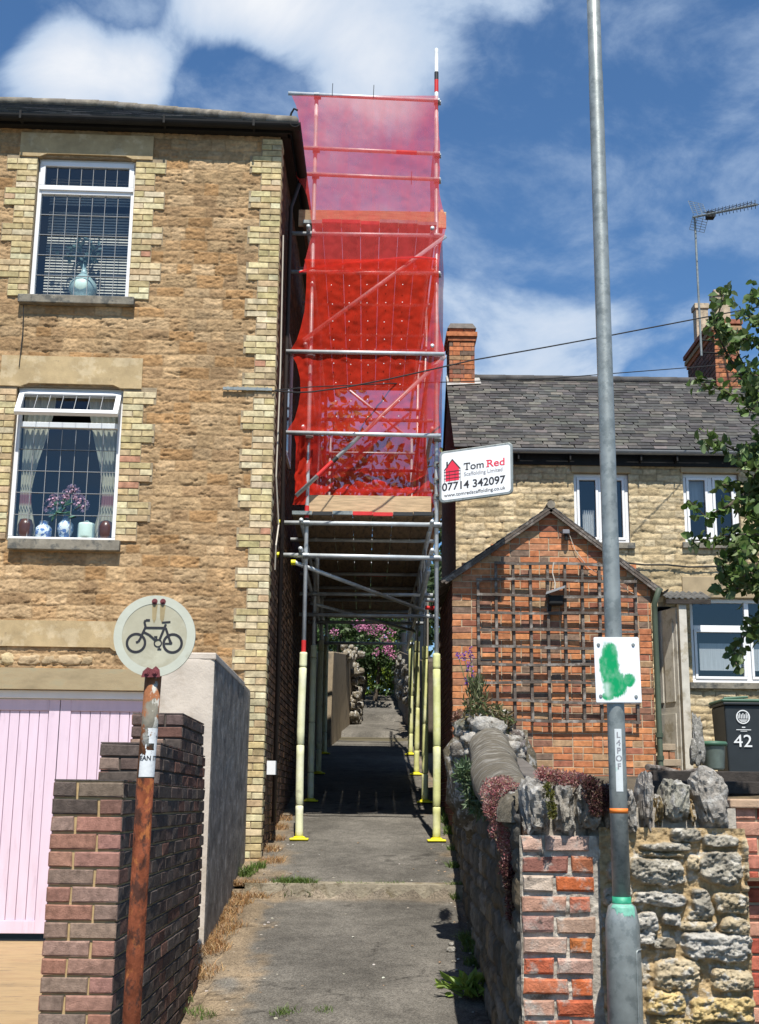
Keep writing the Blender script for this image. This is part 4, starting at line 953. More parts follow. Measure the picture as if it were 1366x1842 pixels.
MB().fbox(CF, u1-.01, u1, .02, 3.2, EYE, ze).build('wall_core', MORT, ct)
# gable side wall to the alley
zr = zp(1000, 684, 18.5); yr = 18.5; yb = 20.2
gs = MB(); gpr = [(CY+.01, EYE-1.2), (yb, EYE-1.2), (yb, ze), (yr, zr), (CY+.01, ze+.1)]
gs.add([(CF.O.x+.01, y, z) for y, z in gpr]+[(CF.O.x+.25, y, z) for y, z in gpr], [(0, 1, 2, 3, 4), (9, 8, 7, 6, 5)]+[(i, (i+1) % 5, (i+1) % 5+5, i+5) for i in range(5)])
gs.build('gable_wall', pm('gable_brick', (.20, .12, .08), var=.4, vs=9, bump=.8, bs=40, c2=(.12, .09, .07), c2s=4, stretch=(1, 1, 3)), ct)
# roof
Lr = math.hypot(yr-CY+.15, zr-ze-.05); cr_, sr_ = (yr-CY+.15)/Lr, (zr-ze-.05)/Lr
def c_slope(u, t, e): return CF.p(u, -.15+t*cr_-e*sr_, ze+.05+t*sr_+e*cr_)
slope_slates('roof', c_slope, lambda t: (-.03, u1), int(Lr/.10)+1, Lr/(int(Lr/.10)+1), SLATE, ct, 9, cw=.185, pal=((.075, .072, .066), (.095, .09, .08), (.055, .053, .05), (.11, .102, .09), (.04, .038, .037), (.065, .062, .058)))
MB().add([c_slope(-.02, 0, -.01), c_slope(u1, 0, -.01), c_slope(u1, Lr, -.01), c_slope(-.02, Lr, -.01), CF.p(u1, yb-CY, ze), CF.p(-.02, yb-CY, ze)], [(0, 1, 2, 3), (3, 2, 4, 5)]).build('roof_deck', DARKWOOD, ct)
rt = MB(); u = 0
while u < u1: p = c_slope(u, Lr, .01); q = c_slope(u+.44, Lr, .01); rt.tube(p, q+Vector((.01, 0, 0)), .065, .07, 8); u += .44
rt.build('ridge_tile', pm('ridge_slate', (.075, .072, .07), var=.3, bump=.3), ct, smooth=True)
GP = pm('grey_gutter', (.22, .23, .24), rough=.5, var=.1, bump=0)
mb = MB(); gutter(CF, .25, u1, -.19, ze+.02, .055, mb); mb.build('gutter', GP, ct)
MB().fbox(CF, 0, u1, -.06, -.04, ze-.16, ze+.03).build('fascia', BLACKP, ct)
for px in (1022, 1148, 1212, 930): u = CF.uz(px, 815)[0]; MB().fbox(CF, u-.01, u+.01, -.2, -.04, ze-.12, ze-.04).build('gutter_bracket', BLACKP, ct)
RB = [(.42, .16, .075), (.36, .135, .065), (.46, .19, .09), (.30, .115, .07), (.38, .18, .10), (.44, .165, .075), (.24, .12, .08), (.36, .23, .13), (.19, .13, .095)]
def chimney(x0, x1, y0, y1, z0, z1, name, cap=.05):
    w_ = x1-x0; root = MB().box(x0+.006, x1-.006, y0+.006, y1-.006, z0, z1-.01).build(name, MORTG, ct)
    b = MB(); Fr = Frame((x0, y0, 0), 0); n = max(1, int((z1-z0)/.072)); hh = (z1-z0)/n
    bricks(b, Fr, 0, w_, z0, z1, RB, ch=hh, mo=.008, bond='flem', seed=int(x0*10)); 
    Fs = Frame((x0, y0, 0), U=Vector((0, 1, 0)), In=Vector((1, 0, 0))); bricks(b, Fs, .0, y1-y0, z0, z1, [(.14, .08, .06), (.2, .1, .07)], ch=hh, mo=.008, bond='flem', seed=4)  # left face: darker brick colours carry its shade
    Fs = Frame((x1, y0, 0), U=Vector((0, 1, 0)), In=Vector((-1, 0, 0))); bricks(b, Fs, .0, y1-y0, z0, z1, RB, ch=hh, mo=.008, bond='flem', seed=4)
    for k, (e, zz) in enumerate(((.02, z1-.21), (.045, z1-.14))): b.box(x0-e, x1+e, y0-e, y1+e, zz, zz+.068, jitc(random.choice(RB), .1))
    b.build('brick_face', BRICK, root); return root
a = P(808, 690, 18.4); b_ = P(853, 690, 18.4); zc = zp(830, 588, 18.4)
c1 = chimney(a.x, b_.x, 18.3, 18.9, zr-.5, zc-.06, 'chimney')
cm = MB(); X0, X1 = a.x-.03, b_.x+.03
cm.hexa([(X0, 18.27, zc-.07), (X1, 18.27, zc-.07), (X1, 18.93, zc-.07), (X0, 18.93, zc-.07), (X0+.05, 18.33, zc+.03), (X1-.05, 18.33, zc+.03), (X1-.05, 18.87, zc+.03), (X0+.05, 18.87, zc+.03)]); cm.build('flaunching', MORTG, c1)
fl_ = MB(); fl_.add([c_slope(-.02, Lr-.32, .03), c_slope(b_.x-a.x+.12, Lr-.24, .03), c_slope(b_.x-a.x+.1, Lr+.0, .05), c_slope(-.02, Lr+.0, .05)], [(0, 1, 2, 3)]); fl_.build('lead_flashing', pm('cement_fillet', (.36, .35, .33), var=.3, vs=8, bump=.4), c1)
a = P(1286, 690, 18.4); b_ = P(1330, 690, 18.4)
xa_, xb_ = P(1252, 690, 19.0).x, b_.x
xa_ = a.x; zc2 = zp(1300, 595, 18.4)
c2 = chimney(xa_, xb_, 18.3, 19.9, zr-.5, zc2+.1, 'chimney')
bb = MB(); bb.box(xa_-.06, xb_+.06, 18.24, 19.96, zc2+.06, zc2+.13, RB[3]); bb.build('corbel', BRICK, c2)
STK = pm('buff_chimney_pot', (.45, .36, .25), var=.3, vs=8, bump=.4, c2=(.25, .2, .15), c2s=6)
for (px, pz, yy, w_) in ((1302, 527, 18.45, .115), (1270, 550, 19.6, .10)):
    cx = (xa_+xb_)/2-.02; zt2 = zp(px, pz, yy); z0_ = zc2+.13
    pt = MB(); pt.box(cx-w_, cx+w_, yy-w_, yy+w_, z0_, zt2-.08); pt.box(cx-w_-.02, cx+w_+.02, yy-w_-.02, yy+w_+.02, zt2-.09, zt2); pt.build('chimney_pot', STK, c2, bevel=.006)
# cottage windows
LINT = pm('buff_lintel', (.36, .28, .17), var=.15, vs=6, bump=.3, bs=60)
CURT = pm('net_curtain', (.55, .54, .50), rough=.9, var=.15, vs=12, bump=0, stretch=(6, 1, .3))
DK2 = pm('room_grey', (.07, .075, .08), rough=.9, var=0, bump=0)
def cwin(r, splits, trz, name='window', sill=True, lint=True, blind=None):
    u0, z1, u1_, z0 = r; d0 = .05; t = .05
    m = MB(); frame_boxes(m, CF, u0, u1_, z0, z1, d0, d0+.07, t); prev = u0+t
    for s in splits: u = lerp(u0, u1_, s); m.fbox(CF, u-.03, u+.03, d0+.001, d0+.069, z0+t, z1-t)
    if trz: m.fbox(CF, u0+t, u1_-t, d0+.002, d0+.068, trz-.028, trz+.028)
    W_ = m.build(name, UPVC, ct, bevel=.006)
    e = [u0+t]+[lerp(u0, u1_, s) for s in splits]+[u1_-t]; s_ = MB()
    for a, b in zip(e[:-1], e[1:]):
        a2 = a+(.03 if a != e[0] else 0); b2 = b-(.03 if b != e[-1] else 0)
        frame_boxes(s_, CF, a2+.004, b2-.004, z0+t, (trz-.03 if trz else z1-t), d0-.012, d0+.03, .035)
    s_.build('sash', UPVC, W_, bevel=.004)
    MB().add([CF.p(u0+t, d0+.035, z0+t), CF.p(u1_-t, d0+.035, z0+t), CF.p(u1_-t, d0+.035, z1-t), CF.p(u0+t, d0+.035, z1-t)], [(0, 1, 2, 3)]).build('pane', GLASS, W_)
    room(CF, u0, u1_, z0, z1, d0+.08, ct, 1.6, DK2); reveal(CF, u0, u1_, z0, z1, d0+.07, ct)
    if sill: MB().fbox(CF, u0-.05, u1_+.05, -.06, .1, z0-.085, z0-.003).build('sill', SILL, ct, bevel=.006)
    return W_
cwin(w1, [.5], None); cwin(w2, [.5], None); cwin(w3, [.45], CF.uz(1300, 1128)[1])
for r in (w1, w2): MB().fbox(CF, r[0]-.03, r[2]+.03, -.035, .1, r[1]+.002, ze-.09).build('lintel', LINT, ct, bevel=.01)
r = rect(CF, 1226, 1037, 1500, 1075); MB().fbox(CF, r[0], r[2], -.035, .1, w3[1]+.003, r[1]).build('lintel', LINT, ct, bevel=.01)
def cloth(name, F, u0, u1_, z0, z1, d, lab, cat, m, wav=.02, n=24):
    pos = []
    for i in range(6):
        z = lerp(z0, z1, i/5); pos.append([tuple(F.p(lerp(u0, u1_, j/(n-1)), d+wav*math.sin(j*1.5), z)) for j in range(n)])
    o = grid_mesh(name, np.array(pos), np.ones((6, n, 3))*.6, np.ones((5, n-1), bool), m, origin=tuple(F.p(u0, d, z0))); return tag(o, lab, cat)
cloth('curtain', CF, lerp(w1[0], w1[2], .2), lerp(w1[0], w1[2], .42), w1[3]+.03, w1[3]+.5, .2, 'pale curtain low in the cottage upper window behind the lamp post', 'curtain', CURT)
cloth('roller_blind', CF, w2[0]+.05, lerp(w2[0], w2[2], .48), lerp(w2[3], w2[1], .62), w2[1]-.05, .16, 'grey roller blind half down in the upper window beside the tree', 'blind', CURT, wav=0, n=2)
zbld = CF.uz(1300, 1204)[1]
cloth('roller_blind', CF, w3[0]+.05, lerp(w3[0], w3[2], .42), zbld, CF.uz(1300, 1155)[1], .16, 'pale grey blind inside the wide ground floor window, left pane', 'blind', CURT, wav=0, n=2)
cloth('roller_blind', CF, lerp(w3[0], w3[2], .48), lerp(w3[0], w3[2], .95), zbld, CF.uz(1300, 1155)[1], .16, 'pale grey blind inside the wide ground floor window, right pane', 'blind', CURT, wav=0, n=2)
# porch: leaded canopy, door standing sideways
PW = pm('flaking_white_paint', (.55, .52, .45), rough=.7, var=.15, vs=8, bump=.3, c2=(.38, .34, .26), c2s=5, c3=(.2, .16, .12), c3s=12, c3t=(.66, .74))
cpz = CF.uz(1220, 1086)[1]; a = CF.uz(1184, 1080)[0]; b2 = CF.uz(1262, 1080)[0]
cn = MB(); N_ = 26
for i in range(N_):
    ua, ub = lerp(a, b2, i/N_), lerp(a, b2, (i+1)/N_); za, zb_ = .012*math.sin(i*1.8), .012*math.sin((i+1)*1.8)
    cn.hexa([CF.p(ua, -.45, cpz+.0+za), CF.p(ub, -.45, cpz+.0+zb_), CF.p(ub, .02, cpz+.16+zb_), CF.p(ua, .02, cpz+.16+za), CF.p(ua, -.45, cpz+.015+za), CF.p(ub, -.45, cpz+.015+zb_), CF.p(ub, .02, cpz+.175+zb_), CF.p(ua, .02, cpz+.175+za)])
cn.build('porch_canopy', pm('corrugated_canopy', (.10, .10, .095), var=.3, bump=.3), ct)
MB().fbox(CF, a, b2, -.46, -.42, cpz-.07, cpz-.015).build('canopy_fascia', DARKWOOD, ct)
dz0 = EYE+.33
DPN = MB(); dl, d2 = dr[0]+.10, dr[2]-.13
MB().fbox(CF, d2, d2+.1, -.42, -.32, dz0-.05, cpz-.02).build('porch_post', PW, ct, bevel=.005)
MB().fbox(CF, d2, d2+.08, -.02, .1, dz0-.05, dr[1]).build('door_frame', PW, ct, bevel=.004)
hx = d2-.02
dd = MB().hexa([CF.p(hx-.22, .25, dz0), CF.p(hx, -.32, dz0), CF.p(hx+.04, -.30, dz0), CF.p(hx-.18, .27, dz0), CF.p(hx-.22, .25, cpz-.1), CF.p(hx, -.32, cpz-.1), CF.p(hx+.04, -.30, cpz-.1), CF.p(hx-.18, .27, cpz-.1)]).build('door', PW, ct, bevel=.004)
pp = MB()
for (s0, s1, q0, q1) in ((.12, .45, .45, .93), (.55, .88, .45, .93), (.12, .88, .06, .38)):
    A_, B_ = CF.p(hx-.22, .25, 0), CF.p(hx, -.32, 0); n_ = Vector((-.93, -.36, 0)).normalized()*.012
    q = [lerp(A_, B_, s0), lerp(A_, B_, s1)]; zA_, zB_ = lerp(dz0, cpz-.1, q0), lerp(dz0, cpz-.1, q1)
    pp.hexa([Vector((q[0].x, q[0].y, zA_)), Vector((q[1].x, q[1].y, zA_)), Vector((q[1].x, q[1].y, zA_))+n_, Vector((q[0].x, q[0].y, zA_))+n_, Vector((q[0].x, q[0].y, zB_)), Vector((q[1].x, q[1].y, zB_)), Vector((q[1].x, q[1].y, zB_))+n_, Vector((q[0].x, q[0].y, zB_))+n_])
pp.build('door_panel', PW, dd)
room(CF, dr[0], dr[2], dz0+.3, dr[1]-.3, .1, ct, .8, DK2)
# black cable along the cottage wall
pts = [at_(CF, x, y, -.05) for x, y in ((1120, 1012), (1160, 1016), (1200, 1016), (1240, 1020), (1290, 1019), (1366, 1027), (1450, 1030))]
tag(MB().path(pts, .012, 6).build('wall_cable', CABLE), 'black cable clipped along the cottage wall above the porch', 'cable')
# ---- brick outbuilding
EY = 14.38
EF = Frame(P(815, 1445, EY), 0)
ex = thing('brick_outbuilding', EF.p(1.1, 0, EYE-.1), 'small gabled orange red brick outbuilding in front of the cottage, trellis on its face', 'outbuilding')
uw1 = EF.uz(1179, 1300)[0]; ua, za = EF.uz(990, 922); zl = EF.uz(816, 1040)[1]; zr_ = EF.uz(1180, 1052)[1]
def etop(u): return zl+(za-zl)*(u/ua) if u < ua else za+(zr_-za)*(u-ua)/(uw1-ua)
eb = MB(); bricks(eb, EF, 0, uw1, EYE-.4, za, RB+[(.50, .21, .09)]*3, ch=.0745, mo=.010, bond='rand', seed=8, top=etop, bev=.004, jit=.003, proud=.003); eb.build('wall', BRICK, ex)
pr = [(0.006, EYE-.5), (uw1-.006, EYE-.5), (uw1-.006, zr_), (ua, za), (.006, zl)]
mb = MB(); mb.add([EF.p(u, .004, z) for u, z in pr]+[EF.p(u, CY-EY-.05, z) for u, z in pr], [(0, 1, 2, 3, 4)]+[(i, (i+1) % 5, (i+1) % 5+5, i+5) for i in range(5)]); mb.build('wall_core', pm('pale_mortar', (.42, .33, .22), var=.2, vs=10, bump=.4), ex)
eb = MB(); bricks(eb, Frame(EF.O, U=Vector((0, 1, 0)), In=Vector((1, 0, 0))), .05, CY-EY-.05, EYE-1.3, zl, [(.16, .07, .05), (.13, .06, .05)], ch=.0745, seed=4, bond='flem'); eb.build('alley_wall', BRICK, ex)  # alley-side bricks coloured darker than the front, shade put into the colour
MB().box(EF.O.x+.01, EF.O.x+.3, EY+.05, CY-.06, EYE-1.6, EYE-.3).build('alley_footing', MORTG, ex)
SL2 = ((.09, .085, .08), (.12, .11, .10), (.07, .068, .066))
def esl(sgn):
    A_ = (ua, za+.06); B_ = (-.13, zl-.045) if sgn < 0 else (uw1+.12, zr_-.075); L_ = math.hypot(B_[0]-A_[0], B_[1]-A_[1]); dx, dz = (A_[0]-B_[0])/L_, (A_[1]-B_[1])/L_
    def s(v, t, e): return EF.p(B_[0]+dx*t+(-dz*e if sgn < 0 else dz*e), -.09+v, B_[1]+dz*t+abs(dx)*e)
    return s, L_
for sg_ in (-1, 1):
    s, L_ = esl(sg_); slope_slates('roof', s, lambda t: (0, CY-EY), int(L_/.17)+1, L_/(int(L_/.17)+1), SLATE, ex, 5+sg_, pal=SL2)
    b = MB(); b.hexa([s(0.0, -.01, -.03), s(CY-EY, -.01, -.03), s(CY-EY, L_, -.03), s(0, L_, -.03), s(0, -.01, -.004), s(CY-EY, -.01, -.004), s(CY-EY, L_, -.004), s(0, L_, -.004)]); b.hexa([s(.005, .02, -.062), s(.035, .02, -.062), s(.035, L_-.02, -.062), s(.005, L_-.02, -.062), s(.005, .02, -.031), s(.035, .02, -.031), s(.035, L_-.02, -.031), s(.005, L_-.02, -.031)]); b.build('verge_board', GREYWOOD, ex)
MB().tube(EF.p(ua, -.10, za+.075), EF.p(ua, CY-EY, za+.075), .05, n=8).build('ridge_tile', RIDGE, ex)
GPIPE = pm('green_pipe', (.06, .08, .05), rough=.6, var=.2, bump=.1)
pp_ = [EF.p(uw1+.08, -.12, zr_-.06), EF.p(uw1+.03, -.06, zr_-.22), EF.p(uw1+.03, -.05, zr_-.4), EF.p(uw1+.03, -.05, EYE+.42), EF.p(uw1+.06, -.08, EYE+.34), EF.p(uw1+.16, -.13, EYE+.26)]
MB().path(pp_, .033, 10).build('downpipe', GPIPE, ex, smooth=True)
for z in (EYE+.75, EYE+.5): MB().tube(EF.p(uw1+.03, -.05, z), EF.p(uw1+.03, -.05, z+.05), .042).build('pipe_collar', GPIPE, ex)
mb = MB(); gutter(Frame(EF.p(uw1+.14, 0, 0), U=Vector((0, 1, 0)), In=Vector((-1, 0, 0))), -.1, 1.9, -.0, zr_-.06, .05, mb); mb.build('gutter', BLACKP, ex)
# trellis
TR = MB; tt = thing('trellis', at_(EF, 1010, 1300, -.05), 'weathered grey square wooden trellis fixed to the outbuilding gable', 'trellis')
vx = [860, 892, 923, 954, 985, 1016, 1047, 1078, 1112, 1143]; tops = {860: 1040, 892: 1010}; bots = {860: 1240, 892: 1260}
for i, x in enumerate(vx):
    yt = 1012 if 892 <= x <= 1085 else 1040; yb_ = 1300 if x > 910 else (1258 if x > 870 else 1238)
    ax, bx = x, x+4.5*(yb_-yt)/290*(1.0+(x-900)/500)
    A_ = at_(EF, ax, yt, -.055); B_ = at_(EF, bx, yb_, -.055); w_ = .016
    MB().hexa([B_+Vector((-w_, -.008, 0)), B_+Vector((w_, -.008, 0)), B_+Vector((w_, .012, 0)), B_+Vector((-w_, .012, 0)), A_+Vector((-w_, -.008, 0)), A_+Vector((w_, -.008, 0)), A_+Vector((w_, .012, 0)), A_+Vector((-w_, .012, 0))]).build('upright', GREYWOOD, tt, bevel=.002)
hyr = [(890, 1012, 1085, 1016), (857, 1041, 1146, 1046), (858, 1070, 1147, 1075), (859, 1101, 1148, 1105), (859, 1132, 1149, 1136), (860, 1163, 1150, 1167), (860, 1194, 1150, 1197), (861, 1227, 1151, 1229), (862, 1259, 1152, 1266), (921, 1295, 1153, 1300)]
for i, (x0, y0, x1, y1) in enumerate(hyr):
    pts = [at_(EF, lerp(x0, x1, k/8), lerp(y0, y1, k/8)+math.sin(i*2+k*.9)*1.2, -.08) for k in range(9)]; m = MB()
    for p, q in zip(pts[:-1], pts[1:]):
        h = .015; m.hexa([p+Vector((0, -.009, -h)), q+Vector((0, -.009, -h)), q+Vector((0, .009, -h)), p+Vector((0, .009, -h)), p+Vector((0, -.009, h)), q+Vector((0, -.009, h)), q+Vector((0, .009, h)), p+Vector((0, .009, h))])
    m.build('batten', GREYWOOD, tt)
# floodlight and camera
b = at_(EF, 997, 1075, -.1); fl = thing('floodlight', b, 'black floodlight hanging crooked on the trellis by a pale cable', 'light')
m = MB(); A_ = Vector((-.09, -.04, .10)); m.add([b+v for v in (Vector((-.11, -.10, .02)), Vector((.10, -.14, .09)), Vector((.12, .02, .11)), Vector((-.09, .05, .04)), Vector((-.10, -.10, .05)), Vector((.11, -.14, .12)), Vector((.13, .02, .14)), Vector((-.08, .05, .07)))], [(3, 2, 1, 0), (4, 5, 6, 7), (0, 1, 5, 4), (1, 2, 6, 5), (2, 3, 7, 6), (3, 0, 4, 7)]); m.build('lamp_head', pm('grey_alloy', (.25, .25, .25), rough=.5, var=.2), fl)
MB().box(b.x-.07, b.x+.10, b.y-.06, b.y+.04, b.z-.09, b.z+.02).build('housing', BLACKP, fl, bevel=.02); MB().tube(b+Vector((-.04, 0, -.02)), b+Vector((-.05, .04, -.15)), .02).build('sensor', BLACKP, fl)
pts = [at_(EF, x, y, -.1) for x, y in ((996, 1012), (994, 1030), (999, 1050), (998, 1062))]; tag(MB().path(pts, .007, 6).build('lamp_cable', CABLEW), 'pale cable looping down to the floodlight', 'cable')
b = at_(EF, 1018, 958, -.07); sc_ = thing('security_camera', b, 'small dark security camera under the outbuilding apex', 'camera')
MB().box(b.x-.04, b.x+.04, b.y-.04, b.y+.05, b.z-.02, b.z+.03).build('camera_body', pm('camera_grey', (.2, .2, .22), var=.1, bump=0), sc_, bevel=.008); MB().tube(b, b+Vector((.005, 0, -.09)), .02).build('bracket', BLACKP, sc_)
pts = [at_(EF, x, y, -.03) for x, y in ((1024, 960), (1035, 990), (1060, 1022), (1100, 1045), (1140, 1068))]; tag(MB().path(pts, .004, 5).build('camera_wire', CABLEW), 'thin pale wire running from the camera down the right gable', 'wire')
#PART4
# ================================================================ RIGHT BOUNDARY WALL
RY = 6.0
RF = Frame(P(936, 1445, RY), 0)
rw = thing('stone_boundary_wall', RF.p(.8, .1, EYE-1.5), 'lichened rubble stone wall with upright coping stones and a whitewashed brick end pier', 'wall')
cz = RF.uz(1000, 1505)[1]; pe = RF.uz(1084, 1600)[0]
PB = [(.48, .13, .05), (.44, .12, .06), (.34, .12, .08), (.50, .17, .06), (.26, .12, .09), (.38, .24, .17), (.42, .15, .08)]
WHT = (.50, .45, .38)
pb = MB(); rs = random.Random(11); n = int((cz-(EYE-1.6))/.0885)+1
for i in range(n):
    b = cz-i*.0885; a = b-.068; e = [0, .46, 1] if i % 2 == 0 else [0, .66, 1]
    if i == 0: e = [0, .34, 1]
    W_ = (pe-.03) if i % 3 else (pe-.045)
    if 4 < i < 9: W_ = .66*pe+.08
    for s0, s1 in zip(e[:-1], e[1:]):
        c = rs.choice(PB); t = rs.choice((0, 0, .1, .35, .6)); c = mixc(c, WHT, t)
        pb.fbox(RF, W_*s0+.006, W_*s1-.009, -.003-rs.uniform(0, .008), .1, a+rs.uniform(-.003, .003), b+rs.uniform(-.003, .003), jitc(c, .1), bev=.009, jit=.005)
pb.build('pier_brick', OLDBRICK, rw)
rubble('pier_mortar', Frame(RF.p(0, .014, 0), 0), -.004, pe, EYE-1.6, cz+.005, .006, MORTW, rw, [(.3, .27, .22)], (.44, .40, .33), ch=(.3, .4), depth=.004, rough=.010, seed=3, joint=.02)
# rubble face right of the pier, stones measured from the wall itself
def Q(x, y): return RF.uz(780+x/2.331, 1360+y/2.331)
GR, WH, TN, YE, DKG = (.34, .31, .25), (.55, .52, .46), (.50, .41, .27), (.60, .45, .21), (.22, .19, .14)
SL = [(820, 428, 1070, 547, GR, 1), (830, 568, 1052, 632, WH, .8), (1073, 545, 1160, 672, GR, .8), (1168, 560, 1328, 656, TN, .8), (938, 652, 1042, 712, WH, .8), (1018, 688, 1176, 738, TN, .6), (1184, 664, 1337, 748, TN, .9),
      (1025, 738, 1345, 862, WH, 1), (903, 762, 1012, 820, DKG, .4), (852, 655, 926, 742, WH, .8), (840, 738, 917, 792, WH, .6), (912, 852, 1118, 968, TN, 1), (1162, 878, 1347, 984, TN, 1), (885, 960, 1064, 1082, YE, 1), (1078, 996, 1350, 1108, YE, .9),
      (1112, 328, 1294, 376, GR, .8), (1110, 385, 1290, 532, GR, .9), (985, 298, 1112, 368, GR, .5), (882, 366, 1084, 402, GR, .7), (1070, 408, 1118, 478, TN, .5), (905, 1086, 1160, 1150, YE, .8), (1170, 1112, 1345, 1180, YE, .8), (715, 560, 830, 640, GR, .5), (700, 660, 835, 730, GR, .5),
      (720, 745, 832, 850, GR, .6), (715, 860, 880, 950, TN, .6), (700, 960, 870, 1060, TN, .7), (715, 440, 812, 545, GR, .5), (870, 405, 1060, 425, TN, .3), (1060, 640, 1140, 690, TN, .3), (700, 1070, 880, 1160, TN, .6), (1120, 755, 1340, 760, WH, .2), (1295, 540, 1330, 560, TN, .3),
      (920, 1165, 1200, 1250, TN, .8), (1210, 1190, 1340, 1260, TN, .7), (700, 1170, 900, 1250, GR, .8), (1290, 330, 1330, 520, TN, .4)]
ST = []
for (a, b, c, d, col, bl) in SL:
    p, q = Q(a, b), Q(c, d); ST.append((p[0], q[1], q[0], p[1], col, bl))
ue = RF.uz(1348, 1650)[0]; zt_w = Q(900, 300)[1]
LICH = pm('lichened_stone', attr=True, rough=.95, var=.35, vs=22, bump=1.0, bs=60, bd=.03, spec=.05, c2=(.52, .50, .46), c2s=17, c2t=(.50, .60), c3=(.09, .075, .055), c3s=13, c3t=(.60, .70))
LICHF = pm('buff_rubble', attr=True, rough=.95, var=.3, vs=24, bump=1.0, bs=60, bd=.02, spec=.05, c2=(.58, .54, .46), c2s=15, c2t=(.52, .62), c3=(.13, .10, .065), c3s=12, c3t=(.62, .72))
rubble('stone_face', RF, pe-.01, ue, EYE-1.6, zt_w, .005, LICHF, rw, [GR], (.46, .34, .19), depth=.048, rough=.030, warp=.028, seed=6, stones=ST, hs=(16, 34), pw=4.6)
MB().fbox(RF, pe, ue-.02, .03, .42, EYE-1.7, cz+.0).build('wall_core', MORTW, rw)
MB().fbox(RF, .01, pe, .024, .42, EYE-1.7, cz-.003).build('pier_core', MORTW, rw)
# upright coping stones
CO = [(368, 85, 500, 348, 0), (500, 108, 606, 348, 0), (596, 120, 712, 322, 0), (705, 110, 780, 325, 0), (775, 120, 866, 342, 0), (866, 58, 938, 322, .08), (965, 90, 1090, 292, .18), (1092, 55, 1258, 322, -.12), (930, 160, 985, 310, 0), (1060, 150, 1120, 300, 0)]
for i, (a, b, c, d, rt_) in enumerate(CO):
    p, q = Q(a, b), Q(c, d); cc = (.36, .335, .29) if i < 8 else (.34, .26, .13)
    dy = .0 if i < 8 else .06
    m = MB(); m.rock(RF.p((p[0]+q[0])/2, .10+dy, (p[1]+q[1])/2), ((q[0]-p[0])/2*.86, .15, (p[1]-q[1])/2*.92), seed=i*7+2, rough=.24, n=4, col=jitc(cc, .15), rot=-rt_); m.build('coping_stone', LICH, rw)
MB().fbox(RF, .02, ue-.02, .06, .40, cz-.02, zt_w+.09).build('coping_bed', MORTW, rw)
# alley face of the boundary wall, running back up the slope
A0 = Vector((RF.O.x, RY, 0)); A1 = Vector((P(818, 1445, 14.4).x-.01, 14.4, 0)); dv_ = (A1-A0).normalized()
AF = Frame(A0, U=dv_, In=Vector((dv_.y, -dv_.x, 0)))
aw = thing('alley_stone_wall', (A0+A1)/2+Vector((.1, 0, EYE-1.2)), 'dark shaded rubble wall lining the right side of the alley with rounded concrete capping', 'wall')
ALLEY = pm('shaded_alley_rubble', attr=True, rough=.95, var=.3, vs=12, bump=.7, bs=45, bd=.02, spec=.05, c3=(.07, .06, .045), c3s=6, c3t=(.55, .68))
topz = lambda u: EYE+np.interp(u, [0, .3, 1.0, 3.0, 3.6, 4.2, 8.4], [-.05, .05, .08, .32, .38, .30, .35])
rubble('wall_face', AF, .0, 8.35, EYE-1.7, EYE+.5, .012, ALLEY, aw, [(.17, .155, .13), (.13, .12, .10), (.22, .2, .17), (.19, .15, .10)], (.14, .12, .09), ch=(.09, .19), cw=(.18, .46), depth=.022, rough=.013, warp=.05, seed=16, joint=.02, top=topz, fade=.06)  # stone and mortar tones darkened to paint in the alley shade
cr = MB(); us_ = np.linspace(.07, 8.35, 18)
for a, b in zip(us_[:-1], us_[1:]):
    cr.hexa([AF.p(a, .03, EYE-1.8), AF.p(b, .03, EYE-1.8), AF.p(b, .32, EYE-1.8), AF.p(a, .32, EYE-1.8), AF.p(a, .03, float(topz(a))-.03), AF.p(b, .03, float(topz(b))-.03), AF.p(b, .32, float(topz(b))-.03), AF.p(a, .32, float(topz(a))-.03)])
cr.build('wall_core', MORTG, aw)
CAP = pm('weathered_concrete', (.15, .13, .095), rough=.95, var=.45, vs=9, bump=1, bs=45, c2=(.28, .26, .22), c2s=7, c2t=(.5, .6), c3=(.10, .09, .07), c3s=5, c3t=(.6, .7), stretch=(1, 2.5, 1), bd=.02)
pos = []; col = []
caps = [(937, 1455, 6.2, .02), (930, 1445, 6.3, .11), (908, 1420, 6.8, .13), (890, 1390, 7.7, .135), (884, 1366, 8.3, .14), (880, 1346, 8.9, .14), (876, 1326, 9.5, .135)]
for k in range(26):
    t = k/25*(len(caps)-1); i = min(int(t), len(caps)-2); s = t-i
    px, py, Y, r = [lerp(a, b, s) for a, b in zip(caps[i], caps[i+1])]; c = P(px, py, Y); row = []
    for j in range(25):
        a = math.pi*1.15*j/24-math.pi*.075; rr = r*(1+.16*(float(fbm(k*.45, j*.22, 4, 5))-.5)*2); row.append((c.x+.02-rr*1.1*math.cos(a), c.y, c.z+rr*1.05*math.sin(a)-.06))
    pos.append(row)
grid_mesh('capping', np.array(pos), np.ones((26, 25, 3)), np.ones((25, 24), bool), CAP, aw)
MB().rock(P(932, 1452, 6.42), (.09, .12, .11), seed=77, rough=.3, col=(.2, .19, .16), n=4).build('end_stone', LICH, aw, smooth=True)
mb = MB(); rs = random.Random(3)
for i in range(34):
    px, py = rs.uniform(828, 935), rs.uniform(1290, 1385)
    if (px-880)**2/58**2+(py-1360)**2/85**2 > 1: continue
    s = rs.uniform(.04, .095); mb.rock(P(px, py, rs.uniform(9.5, 9.8)), (s*1.2, s, s*.8), seed=i, rough=.3, col=jitc((.27, .25, .21), .3))
